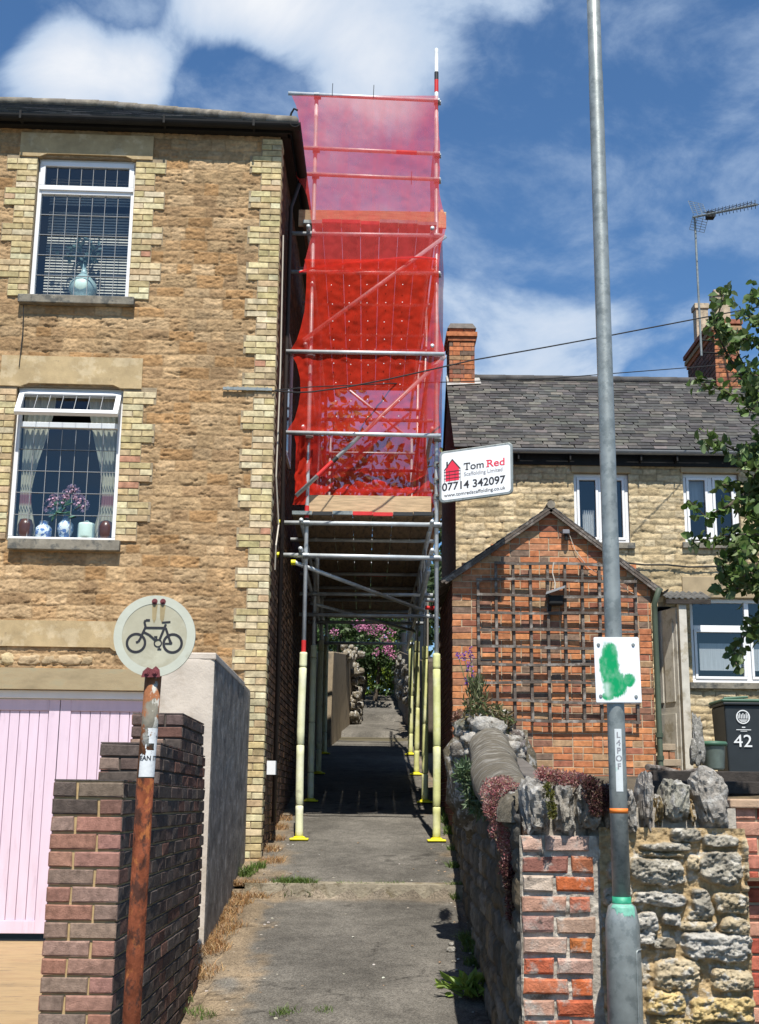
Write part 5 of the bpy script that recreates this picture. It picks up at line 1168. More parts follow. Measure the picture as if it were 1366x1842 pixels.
for px, py, s in ((852, 1330, .07), (866, 1335, .08), (848, 1352, .045), (915, 1345, .07), (930, 1357, .05), (890, 1310, .08), (870, 1305, .08)): mb.rock(P(px, py, 9.45), (s*1.2, s, s*.8), seed=px, rough=.35, col=(.46, .43, .38))
mb.rock(P(882, 1400, 9.85), (.30, .15, .42), seed=9, rough=.3, col=(.2, .17, .12)); mb.rock(P(885, 1335, 9.8), (.17, .15, .20), seed=4, rough=.3, col=(.22, .19, .13))
mb.build('rubble_end', LICH, aw, smooth=True)
# plain brick wall at the far right
bx = thing('low_brick_wall', P(1360, 1445, 6.5)+Vector((.3, 0, -1.5)), 'newer red brick wall with buff coping at the right edge, beside the rubble wall', 'wall')
BF = Frame(P(1318, 1445, 6.45), 0); b0 = BF.uz(1320, 1437)[1]
b = MB(); bricks(b, BF, .01, 1.3, b0-1.6, b0-.045, [(.42, .11, .07), (.46, .14, .09), (.38, .09, .06), (.5, .2, .14), (.52, .27, .19)], ch=.079, mo=.011, seed=2, bev=.006, jit=.002); b.build('wall_face', BRICKN, bx)
MB().fbox(BF, .014, 1.3, .008, .2, b0-1.6, b0-.046).build('wall_core', pm('pale_mortar'), bx)
MB().fbox(BF, -.02, 1.3, -.03, .22, b0-.045, b0).build('coping', pm('buff_coping', (.42, .29, .19), var=.2, vs=8, bump=.5), bx, bevel=.008)
# ================================================================ LAMP POST
LY = 5.76
lx = P(1118, 1600, LY).x; rL = P(1135, 1600, LY).x-lx-.002
lp = thing('lamp_post', (lx+.002, LY, 0), 'tall galvanised steel lamp column with wider base, orange band and green paint', 'lamp post')
zsh0, zsh1 = zp(1127, 1655, LY), zp(1127, 1625, LY); rB = (P(1158, 1800, LY).x-P(1096, 1800, LY).x)/2
def smoothq(o):
    for p in o.data.polygons: p.use_smooth = len(p.vertices) == 4
    return o
smoothq(MB().lathe((lx, LY, -.1), [(rB, 0), (rB, zsh0+.1-.02), (rB*.97, zsh0+.1), (rB*.8, zsh1+.1-.012), (rL+.004, zsh1+.1)], 36).build('base', GALV, lp))
ztl = 6.3
smoothq(MB().lathe((lx, LY, zsh1-.005), [(rL, 0), (rL, .6), (rL*.90, zp(1075, 130, LY)-zsh1-.0), (rL*.86, zp(1075, 130, LY)-zsh1+.01), (rL*.84, ztl-zsh1)], 32).build('shaft', GALV, lp))
smoothq(MB().lathe((lx, LY, zp(1115, 1463, LY)), [(rL+.0012, 0), (rL+.0012, .021)], 32).build('orange_band', pm('orange_tape', (.75, .20, .03), rough=.6, var=.1, bump=.05), lp))
GRN = pm('green_paint', (.03, .30, .17), rough=.5, var=.4, vs=20, bump=.2)
smoothq(MB().lathe((lx, LY, zsh1-.006), [(rL+.0065, 0), (rL+.002, .012), (rL+.0015, .034)], 32).build('paint_ring', GRN, lp))
# splashed green on the shoulder: thin paint patch following the surface
U, V = np.meshgrid(np.linspace(-1.5, .9, 50), np.linspace(0, 1, 30)); prof_z = [zsh0-.06, zsh0-.02, zsh0, zsh1-.012, zsh1]; prof_r = [rB, rB, rB*.97, rB*.8, rL+.004]
Zs = zsh0-.05+V*(zsh1-zsh0+.05-.002); Rr = np.interp(Zs, prof_z, prof_r)+.0012
pos = np.stack([lx+Rr*np.sin(U), LY-Rr*np.cos(U), Zs], -1); kp = (V+.5*fbm(U*5, V*1.2, 4, 90)-.55*np.abs(U-.1)**1.5*.6 > .78)[:-1, :-1]
if kp.any(): grid_mesh('paint_splash', pos, np.ones(U.shape+(3,)), kp, pm('thin_green_paint', (.16, .40, .30), rough=.5, var=.3, vs=30, bump=.1), lp)
# base door edge
mb = MB(); U_ = [-.15+i*.06 for i in range(18)]; zD = zp(1140, 1706, LY)
pts = [(lx+(rB+.002)*math.sin(.62), LY-(rB+.002)*math.cos(.62), z) for z in np.linspace(.2, zD-.02, 10)]+[(lx+(rB+.002)*math.sin(a), LY-(rB+.002)*math.cos(a), zD-.008+.006*min(1, (a-.62)*6)) for a in np.linspace(.66, 1.5, 10)]
smoothq(mb.path(pts, .0035, 6).build('door_edge', GALV, lp))
dp = []
for zz in np.linspace(.2, zD-.01, 20): dp.append([(lx+(rB+.0018)*math.sin(a), LY-(rB+.0018)*math.cos(a), zz) for a in np.linspace(.62, 1.55, 14)])
grid_mesh('door', np.array(dp), np.ones((20, 14, 3)), np.ones((19, 13), bool), GALV, lp)
# sticker strip with stencilled letters
cyl = lambda a, z, e=.0016: Vector((lx+(rL+e)*math.sin(a), LY-(rL+e)*math.cos(a), z))
z0s, z1s = zp(1115, 1424, LY), zp(1110, 1312, LY); pos = []
for k in range(30): z = lerp(z0s, z1s, k/29); pos.append([tuple(cyl(a, z)) for a in np.linspace(-.40, .38, 9)])
stk = grid_mesh('sticker', np.array(pos), np.ones((30, 9, 3)), np.ones((29, 8), bool), pm('worn_sticker', (.62, .66, .66), rough=.6, var=.12, bump=.05, c2=(.40, .55, .50), c2s=30, c2t=(.55, .68)), lp)
for i, ch in enumerate('L4POF'):
    zc_ = lerp(z1s, z0s, .10+i*.125); text_mesh(ch, .036, (lambda zc_: lambda a, b: cyl((a)/rL*.95, zc_+b-.012, .0024))(zc_), 'lettering', INKG, stk, bold=.001, align='CENTER')
# ---- square white plate on the post
PYp = LY-rL-.008
p1 = Panel(P(1068, 1146, PYp), P(1149, 1146, PYp), P(1073, 1264, PYp))
ps = thing('plate_sign', p1.p(p1.W/2, 0), 'white square plate smeared with green paint, fixed to the lamp column', 'sign')
mb = MB(); plate(mb, p1, 0, p1.W, 0, p1.H, -.004, 0, .006, 3); mb.build('plate', WHITEP, ps)
nU, nV = 150, 190; U, V = np.meshgrid(np.linspace(.01, .99, nU), np.linspace(.01, .99, nV))
def ell(cx, cy, rx, ry, p=2): return 1-np.sqrt(((U-cx)/rx)**2+((V-cy)/ry)**2)
wet = np.maximum.reduce([ell(.36, .74, .19, .21), ell(.33, .55, .23, .36)+.1, ell(.42, .28, .29, .21)+.1, ell(.74, .34, .16, .12), ell(.27, .10, .16, .08)])
wet = np.where((V > .5) & (U > .50), wet-.22*(U-.44)*8*fbm(U*9, V*9, 3, 61), wet)
nse = fbm(U*10, V*14, 5, 62)*.45+fbm(U*60, V*22, 3, 63)*.36
dens = sstep(.02, .32, wet+(nse-.35)*.62)*.9
dens = np.clip(dens*(.75+.6*fbm(U*8, V*8, 4, 65)), 0, 1); dens = np.clip(dens-.45*sstep(.0, .16, .14-np.abs((U-.24)+0*(V))-.0)*sstep(.14, .06, np.abs(V-.2)), 0, 1)
base = np.array((.80, .82, .84)); g1 = np.array((.0, .30, .10)); colr = base*(1-dens[..., None])+g1*dens[..., None]
pos = np.array([[tuple(p1.p(u*p1.W, v*p1.H, .0012)) for u, v in zip(ru, rv_)] for ru, rv_ in zip(U, V)])
grid_mesh('paint_smear', pos, colr, np.ones((nV-1, nU-1), bool), pm('smeared_plate', attr=True, rough=.35, var=0, bump=0), ps, smooth=False)
for (u, v) in ((.10, .88), (.87, .88), (.10, .10), (.88, .09)): m = MB(); q = p1.p(u*p1.W, v*p1.H, .001); m.tube(q, q+p1.n*.005, .0085, .006, n=12); m.build('bolt', GALV, ps)
# ================================================================ CYCLE SIGN
BY = 5.2
sx = P(278, 1200, BY); 
cs = thing('cycle_sign', P(238, 1842, BY), 'round faded white sign with a black bicycle on a rusty leaning post', 'sign')
RUST = pm('rusty_paint', (.15, .045, .022), rough=.95, var=.5, vs=22, bump=.9, bs=70, spec=.1, c2=(.24, .085, .03), c2s=20, c2t=(.54, .62), c3=(.055, .025, .018), c3s=12, c3t=(.48, .56), stretch=(1, 1, .6))
RUSTT = pm('lichened_post', (.17, .155, .12), rough=.9, var=.4, vs=12, bump=.6, bs=60, c2=(.26, .10, .04), c2s=11, c2t=(.48, .53), c3=(.42, .41, .36), c3s=13, c3t=(.55, .6), stretch=(1, 1, .6))
pA, pB, pC = P(277, 1205, BY+.045), P(262, 1400, BY+.04), P(233, 1900, BY+.03); rr = (P(290, 1300, BY).x-P(259, 1300, BY).x)/2
smoothq(MB().tube(pB, pA, rr, rr*.98, 24).build('upper_post', RUSTT, cs)); smoothq(MB().tube(pC+(pC-pB)*.9, pB, rr*1.03, rr, 24).build('post', RUST, cs))
# sticker on the post
ax = (pA-pB).normalized(); xx = Vector((1, 0, 0)); yy = ax.cross(xx)
def onpost(a, t, e=.0015): c = lerp(pB, pA, t); return c+(xx*math.sin(a)*(rr+e)+Vector((0, -1, 0))*math.cos(a)*(rr+e))
t0s, t1s = .012, .47
U, V = np.meshgrid(np.linspace(-.7, 1.45, 50), np.linspace(0, 1, 60))
pos = np.array([[tuple(onpost(u, lerp(t0s, t1s, v))) for u, v in zip(a, b)] for a, b in zip(U, V)])
n_ = fbm(U*2.4, V*5, 4, 91); kp = ((V < .42+(n_-.5)*.15) | ((V < .95) & (U > .15-(.3-V*.2)*1+(n_-.5)*1.8) & (n_ < .70))) & ~((np.abs(V-.58) < .07) & (np.abs(U-.45) < .45+(n_-.5)))
sk = grid_mesh('torn_sticker', pos, np.ones(U.shape+(3,)), kp[:-1, :-1], pm('torn_paper', (.66, .68, .68), rough=.6, var=.1, vs=20, bump=.2, c3=(.35, .24, .16), c3s=30, c3t=(.6, .68)), cs)
text_mesh('EAN IT', .026, lambda a, b: onpost(-.68+a/rr*.9, t0s+(.065+b)/(pA-pB).length, .0026), 'lettering', INK, sk, bold=.0007)
text_mesh('the world yours', .010, lambda a, b: onpost(-.55+a/rr*.93, t0s+(.035+b)/(pA-pB).length, .0026), 'small_lettering', INKG, sk) if False else None
# disc
cc = P(278.5, 1144, BY); Rd = (P(352, 1144, BY).x-P(205, 1144, BY).x)/2
class Disc:
    W = 0
    def p(s, u, v, e=0): return cc+Vector((u, -e, v))
D = Disc()
def disc_mesh(r0, r1, e0, e1, n=72):
    mb = MB(); vs = []
    for k in range(n): a = 2*math.pi*k/n; vs += [D.p(r1*math.cos(a), r1*math.sin(a), e0), D.p(r1*math.cos(a), r1*math.sin(a), e1), D.p(r0*math.cos(a), r0*math.sin(a), e1)]
    fs = []
    for k in range(n): a, b = 3*k, 3*((k+1) % n); fs += [(a, b, b+1, a+1), (a+1, b+1, b+2, a+2)]
    return mb.add(vs, fs)
FADE = pm('faded_sign_face', (.40, .375, .27), rough=.6, var=.12, vs=7, bump=.1, c2=(.46, .44, .33), c2s=6, c3=(.30, .26, .16), c3s=9, c3t=(.6, .75)); FADR = pm('faded_sign_rim', (.50, .51, .42), rough=.6, var=.08, vs=7, bump=.1, c3=(.38, .37, .27), c3s=9, c3t=(.6, .75))
m = MB(); n = 72; m.add([D.p(Rd*.8*math.cos(2*math.pi*k/n), Rd*.8*math.sin(2*math.pi*k/n), .004) for k in range(n)], [tuple(range(n))]); m.build('sign_face', FADE, cs)
disc_mesh(Rd*.795, Rd, -.006, .0055).build('sign_border', FADR, cs)
m = MB(); m.add([D.p(Rd*math.cos(2*math.pi*k/n), Rd*math.sin(2*math.pi*k/n), -.006) for k in range(n)], [tuple(range(n))[::-1]]); m.build('sign_back', GALV, cs)
kx = Rd/172.0
def B(x, y): return ((x-647)*kx, (218-y)*kx)
m = MB(); E2 = .0052
def ring(mb, cx, cy, r, w_, e=E2, n=40):
    u, v = B(cx, cy); a_ = []
    for k in range(n): t = 2*math.pi*k/n; a_ += [D.p(u+(r+w_/2)*kx*math.cos(t), v+(r+w_/2)*kx*math.sin(t), e), D.p(u+(r-w_/2)*kx*math.cos(t), v+(r-w_/2)*kx*math.sin(t), e)]
    mb.add(a_, [(2*k, 2*k+1, 2*((k+1) % n)+1, 2*((k+1) % n)) for k in range(n)])
ring(m, 571, 249, 38, 10.5); ring(m, 725, 249, 38, 10.5, E2+.0001); ring(m, 663, 249, 15, 5.5, E2+.0002)
cnt = [0]
def seg(*pts, w=9.5):
    for p, q in zip(pts[:-1], pts[1:]): cnt[0] += 1; bar(m, B(*p), B(*q), w*kx, E2+.0003+cnt[0]*.00004, D)
seg((571, 247), (581, 243), (588, 230), (608, 180), (602, 160), (607, 152), (625, 152)); seg((606, 184), (694, 184)); seg((600, 202), (625, 214), (655, 240)); seg((668, 238), (693, 168)); seg((676, 161), (712, 158), w=7); seg((693, 184), (712, 235), (716, 250)); seg((693, 250), (722, 250), (708, 226), w=7)
seg((646, 222), (660, 222), w=6); seg((653, 222), (660, 238), w=6); seg((670, 260), (670, 274), w=6); seg((662, 274), (679, 274), w=6)
m.build('bicycle_symbol', INK, cs)
RBOLT = pm('red_brown_bolt', (.16, .035, .04), rough=.7, var=.3, vs=30, bump=.3)
for (x, y) in ((641, 72), (676, 72), (622, 373), (657, 372)):
    u, v = B(x, y); q = MB(); q.tube(D.p(u, v, .004), D.p(u, v, .010), 13*kx, 11*kx, n=16); q.tube(D.p(u, v, .010), D.p(u, v, .016), 6*kx, n=6); q.build('bolt', RBOLT, cs)
for (x, y) in ((640, 372),): m = MB(); plate_pts = [B(600, 393), (B(680, 391)), B(676, 360), B(660, 345), B(645, 358), B(625, 350), B(606, 368)]; m.add([D.p(u, v, .0062) for u, v in plate_pts], [tuple(range(7))]); m.build('primer_patch', RBOLT, cs)
STN = pm('sign_stain', (.32, .25, .13), rough=.7, var=.25, vs=20, bump=0)
for (x0_, x1_) in ((631, 654), (664, 688)): m = MB(); m.add([D.p(*B(x0_, 84), .0050), D.p(*B(x1_, 84), .0050), D.p(*B(x1_-4, 146), .0050), D.p(*B((x0_+x1_)/2, 166), .0050), D.p(*B(x0_+3, 144), .0050)], [(0, 1, 2, 3, 4)]); m.build('rust_stain', STN, cs)
# ================================================================ AERIAL, CABLES
ap_ = P(1256, 640, 18.25); at0 = P(1250, 392, 18.25)
ae = thing('tv_aerial', Vector((ap_.x, ap_.y, ap_.z)), 'tall thin rooftop television aerial on the right chimney, pointing right', 'aerial')
MB().tube((at0.x, 18.25, ap_.z), (at0.x, 18.25, at0.z), .017).build('mast', GALV, ae)
a, b = P(1247, 391, 18.25), P(1362, 368, 16.9); MB().tube(a, b, .017).build('boom', GALV, ae)
dd_ = (b-a).normalized(); pv = dd_.cross(Vector((0, 0, 1))).normalized()
m = MB()
for i in range(14): p = lerp(a, b, .26+i*.055); m.tube(p-pv*.11+Vector((0, 0, .02)), p+pv*.11+Vector((0, 0, .02)), .005, n=5); m.tube(p+Vector((0, 0, .08)), p-Vector((0, 0, .06)), .005, n=5)
m.build('director_rod', BLACKP, ae)
m = MB(); c = lerp(a, b, .13)
for s in (1, -1):
    for j in range(6): q = c+Vector((0, 0, s*.04*(j+1)))-dd_*.02*(j+1); m.tube(q-pv*.14, q+pv*.14, .004, n=5)
    for w_ in (-.14, -.05, .05, .14): m.tube(c+pv*w_, c+pv*w_+Vector((0, 0, s*.24))-dd_*.12, .004, n=5)
m.build('reflector', GALV, ae); MB().box(c.x+.08, c.x+.2, c.y-.08, c.y+.04, c.z-.05, c.z+.04).build('dipole_box', BLACKP, ae)
m = MB()
for px, py in ((1256, 612), (1256, 634)): q = P(px, py, 18.25); m.tube(Vector((at0.x, 18.25, q.z)), Vector((at0.x+.35, 18.28, q.z)), .012)
m.build('mast_bracket', BLACKP, ae)
def cable(pts, r, lab):
    P_ = [P(*p) for p in pts]; tag(MB().path(P_, r, 6).build('overhead_cable', CABLE), lab, 'cable', None)
def sag(p0, p1, n, s): return [tuple(lerp(a, b, i/n) for a, b in zip(p0, p1)) for i in range(n+1)]
c0 = CBX
pp_ = [(490, 703, 12.85), (535, 706, 13.0), (560, 705, 13.1), (620, 697, 13.2), (700, 682, 13.3), (850, 648, 13.6), (980, 625, 13.9), (1100, 603, 14.2), (1256, 573, 14.6), (1366, 552, 14.9), (1500, 527, 15.4)]
cable(pp_, .008, 'thicker black cable strung from the strap past the nets to the right')
cable([(494, 702, 12.9), (560, 696, 13.2), (700, 690, 13.8), (850, 686, 14.4), (1000, 680, 15), (1100, 672, 15.4), (1256, 660, 16), (1380, 648, 16.6)], .006, 'thinner lower cable crossing just above the cottage ridge')
# ================================================================ GARDEN THINGS
YB_ = 15.6
bn = thing('wheelie_bin', P(1345, 1385, YB_), 'black wheeled bin with a green lid, crest and painted 42', 'bin')
BB = pm('bin_black', (.022, .027, .03), rough=.45, var=.15, bump=.05); BG = pm('bin_green_lid', (.06, .14, .09), rough=.5, var=.15, bump=.05)
q0, q1 = P(1312, 1395, YB_), P(1385, 1395, YB_); t0_, t1_ = P(1303, 1268, YB_), P(1394, 1268, YB_)
MB().hexa([q0, q1, q1+Vector((0, .5, 0)), q0+Vector((0, .5, 0)), t0_, t1_, t1_+Vector((0, .6, 0)), t0_+Vector((0, .6, 0))]).build('body', BB, bn, bevel=.02)
MB().box(t0_.x-.02, t1_.x+.02, t0_.y-.03, t0_.y+.62, t0_.z, t0_.z+.035).build('rim', BB, bn, bevel=.01); MB().box(t0_.x-.035, t1_.x+.03, t0_.y-.04, t0_.y+.6, t0_.z+.036, t0_.z+.075).build('lid', BG, bn, bevel=.02)
MB().tube(P(1302, 1256, YB_+.05), P(1345, 1254, YB_+.05), .014).build('handle', BG, bn)
WPT = pm('white_paint', (.7, .72, .72), rough=.6, var=0, bump=0)
class BinP:
    def p(s, u, v, e=0): q = P(1339, 1330, YB_-.012); return q+Vector((u, -e, v))
text_mesh('42', .21, lambda a, b: BinP().p(a-.13, b-.09, .002), 'number', WPT, bn, bold=.0005, sx=1.1)
m = MB(); bpn = BinP(); n = 24; cy_ = .27
for r0, r1 in ((.085, .072),): m.add([bpn.p(r*math.cos(2*math.pi*k/n), cy_+r*math.sin(2*math.pi*k/n), .002) for k in range(n) for r in (r0, r1)], [(2*k, 2*k+1, 2*((k+1) % n)+1, 2*((k+1) % n)) for k in range(n)])
for i in range(7): bar(m, (-.06+i*.02, cy_-.02), (-.06+i*.02, cy_+.03+.015*(i % 2)), .010, .003, bpn)
for i in range(3): bar(m, (-.055+.012*i, cy_-.035-i*.012), (.055-.012*i, cy_-.035-i*.012), .007, .0035, bpn)
bar(m, (-.02, cy_-.125), (.02, cy_-.125), .012, .003, bpn); bar(m, (-.09, cy_-.155), (.09, cy_-.155), .008, .003, bpn); bar(m, (-.04, cy_-.172), (.04, cy_-.172), .006, .003, bpn); m.build('crest', WPT, bn)
tb = P(1284, 1385, 14.9); t_ = thing('garden_tub', tb, 'small grey green lidded tub beside the wheeled bin', 'tub')
TUBM = pm('translucent_green_tub', (.20, .25, .22), rough=.35, var=.3, vs=6, bump=0); MB().lathe(tb, [(.11, 0), (.125, .02), (.145, .26), (.15, .27)], 24).build('tub_body', TUBM, t_, smooth=True); MB().lathe(tb+Vector((0, 0, .27)), [(.165, 0), (.17, .03), (.16, .05), (.05, .06)], 24).build('lid', BG, t_, smooth=True)
dw = P(1256, 1330, 14.6); m = MB(); m.rock(dw, (.055, .05, .26), seed=3, rough=.4, col=(.30, .29, .26), rot=.05, n=4); m.rock(dw+Vector((-.04, 0, -.12)), (.05, .05, .16), seed=8, rough=.4, col=(.26, .25, .22), rot=-.2); tag(m.build('driftwood', LICH, None, smooth=True), 'upright grey piece of weathered driftwood by the porch door', 'driftwood')
stp = thing('porch_steps', P(1205, 1392, 14.8), 'two worn brick steps under the porch door', 'steps')
for k, (x0, x1, y0, y1, Yy) in enumerate(((1187, 1216, 1338, 1350, 15.6), (1184, 1226, 1366, 1378, 15.0))):
    a, b = P(x0, y1, Yy), P(x1, y0, Yy); MB().box(a.x, b.x, Yy, Yy+.6, a.z, b.z).build('tread', pm('step_stone', (.3, .24, .17), var=.3, bump=.5), stp, bevel=.008)
    m = MB(); bricks(m, Frame((a.x+.01, Yy+.02, 0), 0), 0, b.x-a.x-.02, a.z-.17, a.z-.002, [(.38, .19, .11), (.34, .17, .10)], bl=.11, ch=.168, seed=1); m.build('riser', BRICK, stp)
for i, (x0, y0, x1, y1, Yy, lab) in enumerate(((1175, 1386, 1400, 1390, 10.6, 'dark upper garden sleeper behind the stone wall, in front of the bin'), (1170, 1404, 1420, 1410, 10.3, 'dark lower garden sleeper behind the stone wall coping'))):
    a, b = P(x0, y0, Yy), P(x1, y1, Yy); m = MB(); m.box(a.x, b.x, Yy, Yy+.22, a.z-.1, a.z); tag(m.build('timber_sleeper', DARKWOOD, bevel=.008), lab, 'sleeper')
tag(MB().path([P(1165, 1380, 12), P(1190, 1383, 12.2), P(1225, 1392, 12), P(1262, 1386, 11.6)], .03, 8).build('fallen_branch', GREYWOOD), 'thin weathered branch lying across the garden edge', 'branch')
# ================================================================ TREE AT THE RIGHT
def gcol(dark=.0):
    b = random.choice([(.08, .14, .03), (.07, .12, .03), (.13, .19, .06), (.07, .12, .03), (.22, .28, .13), (.12, .19, .05)]); return jitc(b, .25)
def shoot(mbl, mbw, pts, Y, r0, lsize, dens=.035, spread=.05, colf=gcol):
    P_ = [P(px, py, Y+(yo if len_ == 3 else 0)) for (px, py, *rest) in pts for len_ in [2+len(rest)] for yo in [rest[0] if rest else 0]]
    mbw.path(P_, [lerp(r0, r0*.3, i/(len(P_)-1)) for i in range(len(P_))], 6)
    for a, b in zip(P_[:-1], P_[1:]):
        n = max(2, int((b-a).length/dens)); 
        for k in range(n):
            p = lerp(a, b, (k+random.random())/n); d = ((b-a).normalized()*.5+rv(.9)); d.z -= .25
            leaf(mbl, p+rv(spread*.4), d, lsize*random.uniform(.7, 1.25), colf(), .72)
tr_ = thing('apple_tree', P(1560, 1445, 8.6)+Vector((0, 0, -.4)), 'leafy broad leaved tree reaching in from the right edge in front of the cottage', 'tree')
lf, wd = MB(), MB(); TY = 8.4
tb0 = P(1560, 1470, TY); trunk = MB(); trunk.path([tb0, P(1545, 1200, TY), P(1520, 900, TY), P(1480, 650, TY)], [.13, .11, .09, .05], 12); trunk.build('trunk', BARK, tr_, smooth=True)
shoots = [[(1520, 900), (1420, 780), (1350, 700), (1310, 640), (1285, 590), (1300, 540), (1305, 518)], [(1480, 650), (1400, 620), (1340, 610), (1300, 600), (1290, 580)], [(1420, 780), (1360, 740), (1300, 700), (1260, 690), (1250, 680)],
          [(1480, 660), (1420, 600), (1366, 580), (1330, 560)], [(1520, 900), (1420, 850), (1350, 820), (1300, 800), (1262, 790)], [(1520, 950), (1430, 920), (1350, 880), (1290, 870)], [(1350, 880), (1310, 910), (1270, 930), (1240, 900)],
          [(1540, 1050), (1440, 990), (1360, 960), (1300, 965), (1240, 975)], [(1360, 960), (1320, 990), (1300, 1020), (1305, 1035)], [(1540, 1100), (1440, 1060), (1370, 1050), (1320, 1060), (1290, 1062)], [(1440, 1060), (1390, 1100), (1350, 1130), (1320, 1170), (1325, 1195)],
          [(1480, 700), (1410, 700), (1366, 680), (1340, 660), (1320, 620)], [(1430, 840), (1390, 860), (1366, 900), (1340, 930)], [(1460, 980), (1400, 1000), (1366, 1010), (1345, 1030)], [(1420, 780), (1380, 800), (1360, 850), (1350, 880)], [(1480, 600), (1420, 540), (1380, 520), (1350, 530)]]
for s in shoots:
    n0 = len(s); base = [(x, y, random.uniform(-.25, .25)) for x, y in s]
    shoot(lf, wd, base, TY, .012, .070, dens=.0105, spread=.06)
for i in range(42):
    px = random.uniform(1340, 1480); py = random.uniform(640, 1150)
    if px < 1366 and random.random() < .4: continue
    shoot(lf, wd, [(px, py, random.uniform(-.4, .5)), (px+random.uniform(-30, 5), py+random.uniform(-30, 30), random.uniform(-.4, .5)), (px+random.uniform(-50, 0), py+random.uniform(-45, 45), random.uniform(-.4, .5))], TY, .005, .070, dens=.014, spread=.08)
lf.build('crown', LEAFM, tr_, smooth=True); wd.build('branch', BARK, tr_)
# ================================================================ FAR END OF THE ALLEY
FW = pm('far_render', (.34, .27, .18), var=.2, vs=3, bump=.5, c2=(.24, .19, .13), c2s=3, c3=(.12, .11, .09), c3s=3, c3t=(.6, .7))
a0, a1 = P(594, 1312, 23.2), P(640, 1292, 27.5); b0_, b1_ = P(601, 1172, 23.2), P(641, 1178, 27.5)
dw_ = Vector((-.45, .1, 0)); lo = Vector((0, 0, -.5))
fw = thing('rendered_garden_wall', (a0+a1)/2, 'beige rendered garden wall with broken top at the far left of the alley', 'wall')
MB().hexa([a0+lo+dw_, a0+lo, a1+lo, a1+lo+dw_, b0_+dw_, b0_, b1_, b1_+dw_]).build('wall_body', FW, fw, bevel=.02)
m = MB(); rs = random.Random(8)
for i in range(16): t = rs.uniform(.5, 1); q = lerp(b0_, b1_, t); m.rock(q+Vector((rs.uniform(-.1, .05), 0, rs.uniform(-.1, .14))), (.06, .12, .08), seed=i, rough=.3, col=(.30, .26, .19))
for i in range(40): t = rs.uniform(.75, 1.05); q = lerp(a0, a1, t); m.rock(q+Vector((rs.uniform(-.02, .12), 0, rs.uniform(-.1, 1.5*rs.random()))), (.09, .12, .08), seed=i+40, rough=.3, col=(.22, .19, .14))
m.build('exposed_stone', LICH, fw, smooth=True)
fl_w = thing('far_side_wall', P(580, 1300, 26), 'dark old wall along the left of the far alley', 'wall')
MB().box(-3.2, -1.05, 22.6, 23.1, EYE-.2, EYE+2.6).build('wall_body', pm('dark_far_wall', (.10, .08, .06), var=.4, vs=6, bump=.8), fl_w)
rfw = thing('far_stone_wall', P(735, 1290, 27), 'low dark rubble wall under the boarded fence at the far right of the alley', 'wall')
q0, q1 = P(762, 1310, 22.3), P(709, 1240, 31); h0, h1 = P(762, 1190, 22.3), P(709, 1168, 31); dx_ = Vector((.4, 0, 0))
MB().hexa([q0+lo, q0+lo+dx_, q1+lo+dx_, q1+lo, h0, h0+dx_, h1+dx_, h1]).build('wall_body', pm('dark_far_wall'), rfw)
m = MB()
for i in range(50): t = rs.random(); q = lerp(q0, q1, t); m.rock(q+Vector((.0, 0, rs.uniform(0, .9))), (.08, .18, .09), seed=i, rough=.3, col=(.2, .18, .14))
m.build('rubble_face', LICH, rfw, smooth=True)
fn = thing('board_fence', P(740, 1190, 26), 'grey vertical board fence with uneven tops at the right of the far alley', 'fence')
FEN = pm('fence_timber', (.22, .20, .17), var=.3, vs=4, bump=.4, stretch=(4, 4, .5))
N_ = 22
for i in range(N_):
    a = lerp(h0, h1, i/N_)+Vector((.06, 0, -.05)); b = lerp(h0, h1, (i+.93)/N_)+Vector((.06, 0, -.05)); zt2 = 1.15-.25*((i//5) % 2)+(.05 if i > 14 else 0)
    MB().hexa([a, a+Vector((.03, 0, 0)), b+Vector((.03, 0, 0)), b, a+Vector((0, 0, zt2)), a+Vector((.03, 0, zt2)), b+Vector((.03, 0, zt2)), b+Vector((0, 0, zt2))]).build('fence_board', FEN, fn)
# flowering bush and hedge closing the alley
def bush(name, centers, nleaf, size, colf, lab, cat, petals=None, group=None, spread=1.0, stem=True):
    lf = MB(); c0 = Vector(centers[0][0]); t = thing(name, (c0.x, c0.y, hz(c0.y)+.0), lab, cat, group)
    for c, r in centers:
        c = Vector(c); n = int(nleaf*r[0]*r[2])
        cl = [c+Vector((random.gauss(0, .45)*r[0], random.gauss(0, .4)*r[1], random.gauss(0, .42)*r[2])) for _ in range(max(3, n//30))]
        for k in cl:
            kc = random.uniform(.7, 1.3)
            for _ in range(30): p = k+rv(.13*spread); d = rv()+Vector((0, -.4, .3)); cc_ = colf(); leaf(lf, p, d, size*random.uniform(.6, 1.4), tuple(x*kc for x in cc_), .55)
    lf.build('crown', LEAFM, t)
    if stem:
        m = MB()
        for c, r in centers: m.path([(c[0], c[1], hz(c[1])-.1), (c[0]+random.uniform(-.2, .2), c[1], (c[2]+hz(c[1]))/2), tuple(c)], [.06, .045, .02], 6)
        m.build('trunk', BARK, t)
    if petals:
        m = MB()
        for (px, py, Y, r) in petals:
            c = P(px, py, Y)
            for _ in range(26): d = rv().normalized(); leaf(m, c+d*r*.55*random.uniform(.4, 1), d+rv(.5), .045, jitc((.62, .26, .42), .25), .9)
        m.build('blossom', PETAL, t)
    return t
cy_ = lambda: jitc(random.choice([(.06, .11, .03), (.09, .15, .05), (.05, .09, .03), (.12, .17, .08)]), .3)
yl_ = lambda: jitc(random.choice([(.14, .20, .02), (.10, .17, .02), (.18, .24, .03)]), .3)
dk_ = lambda: jitc(random.choice([(.03, .06, .02), (.04, .075, .025), (.05, .08, .03)]), .3)
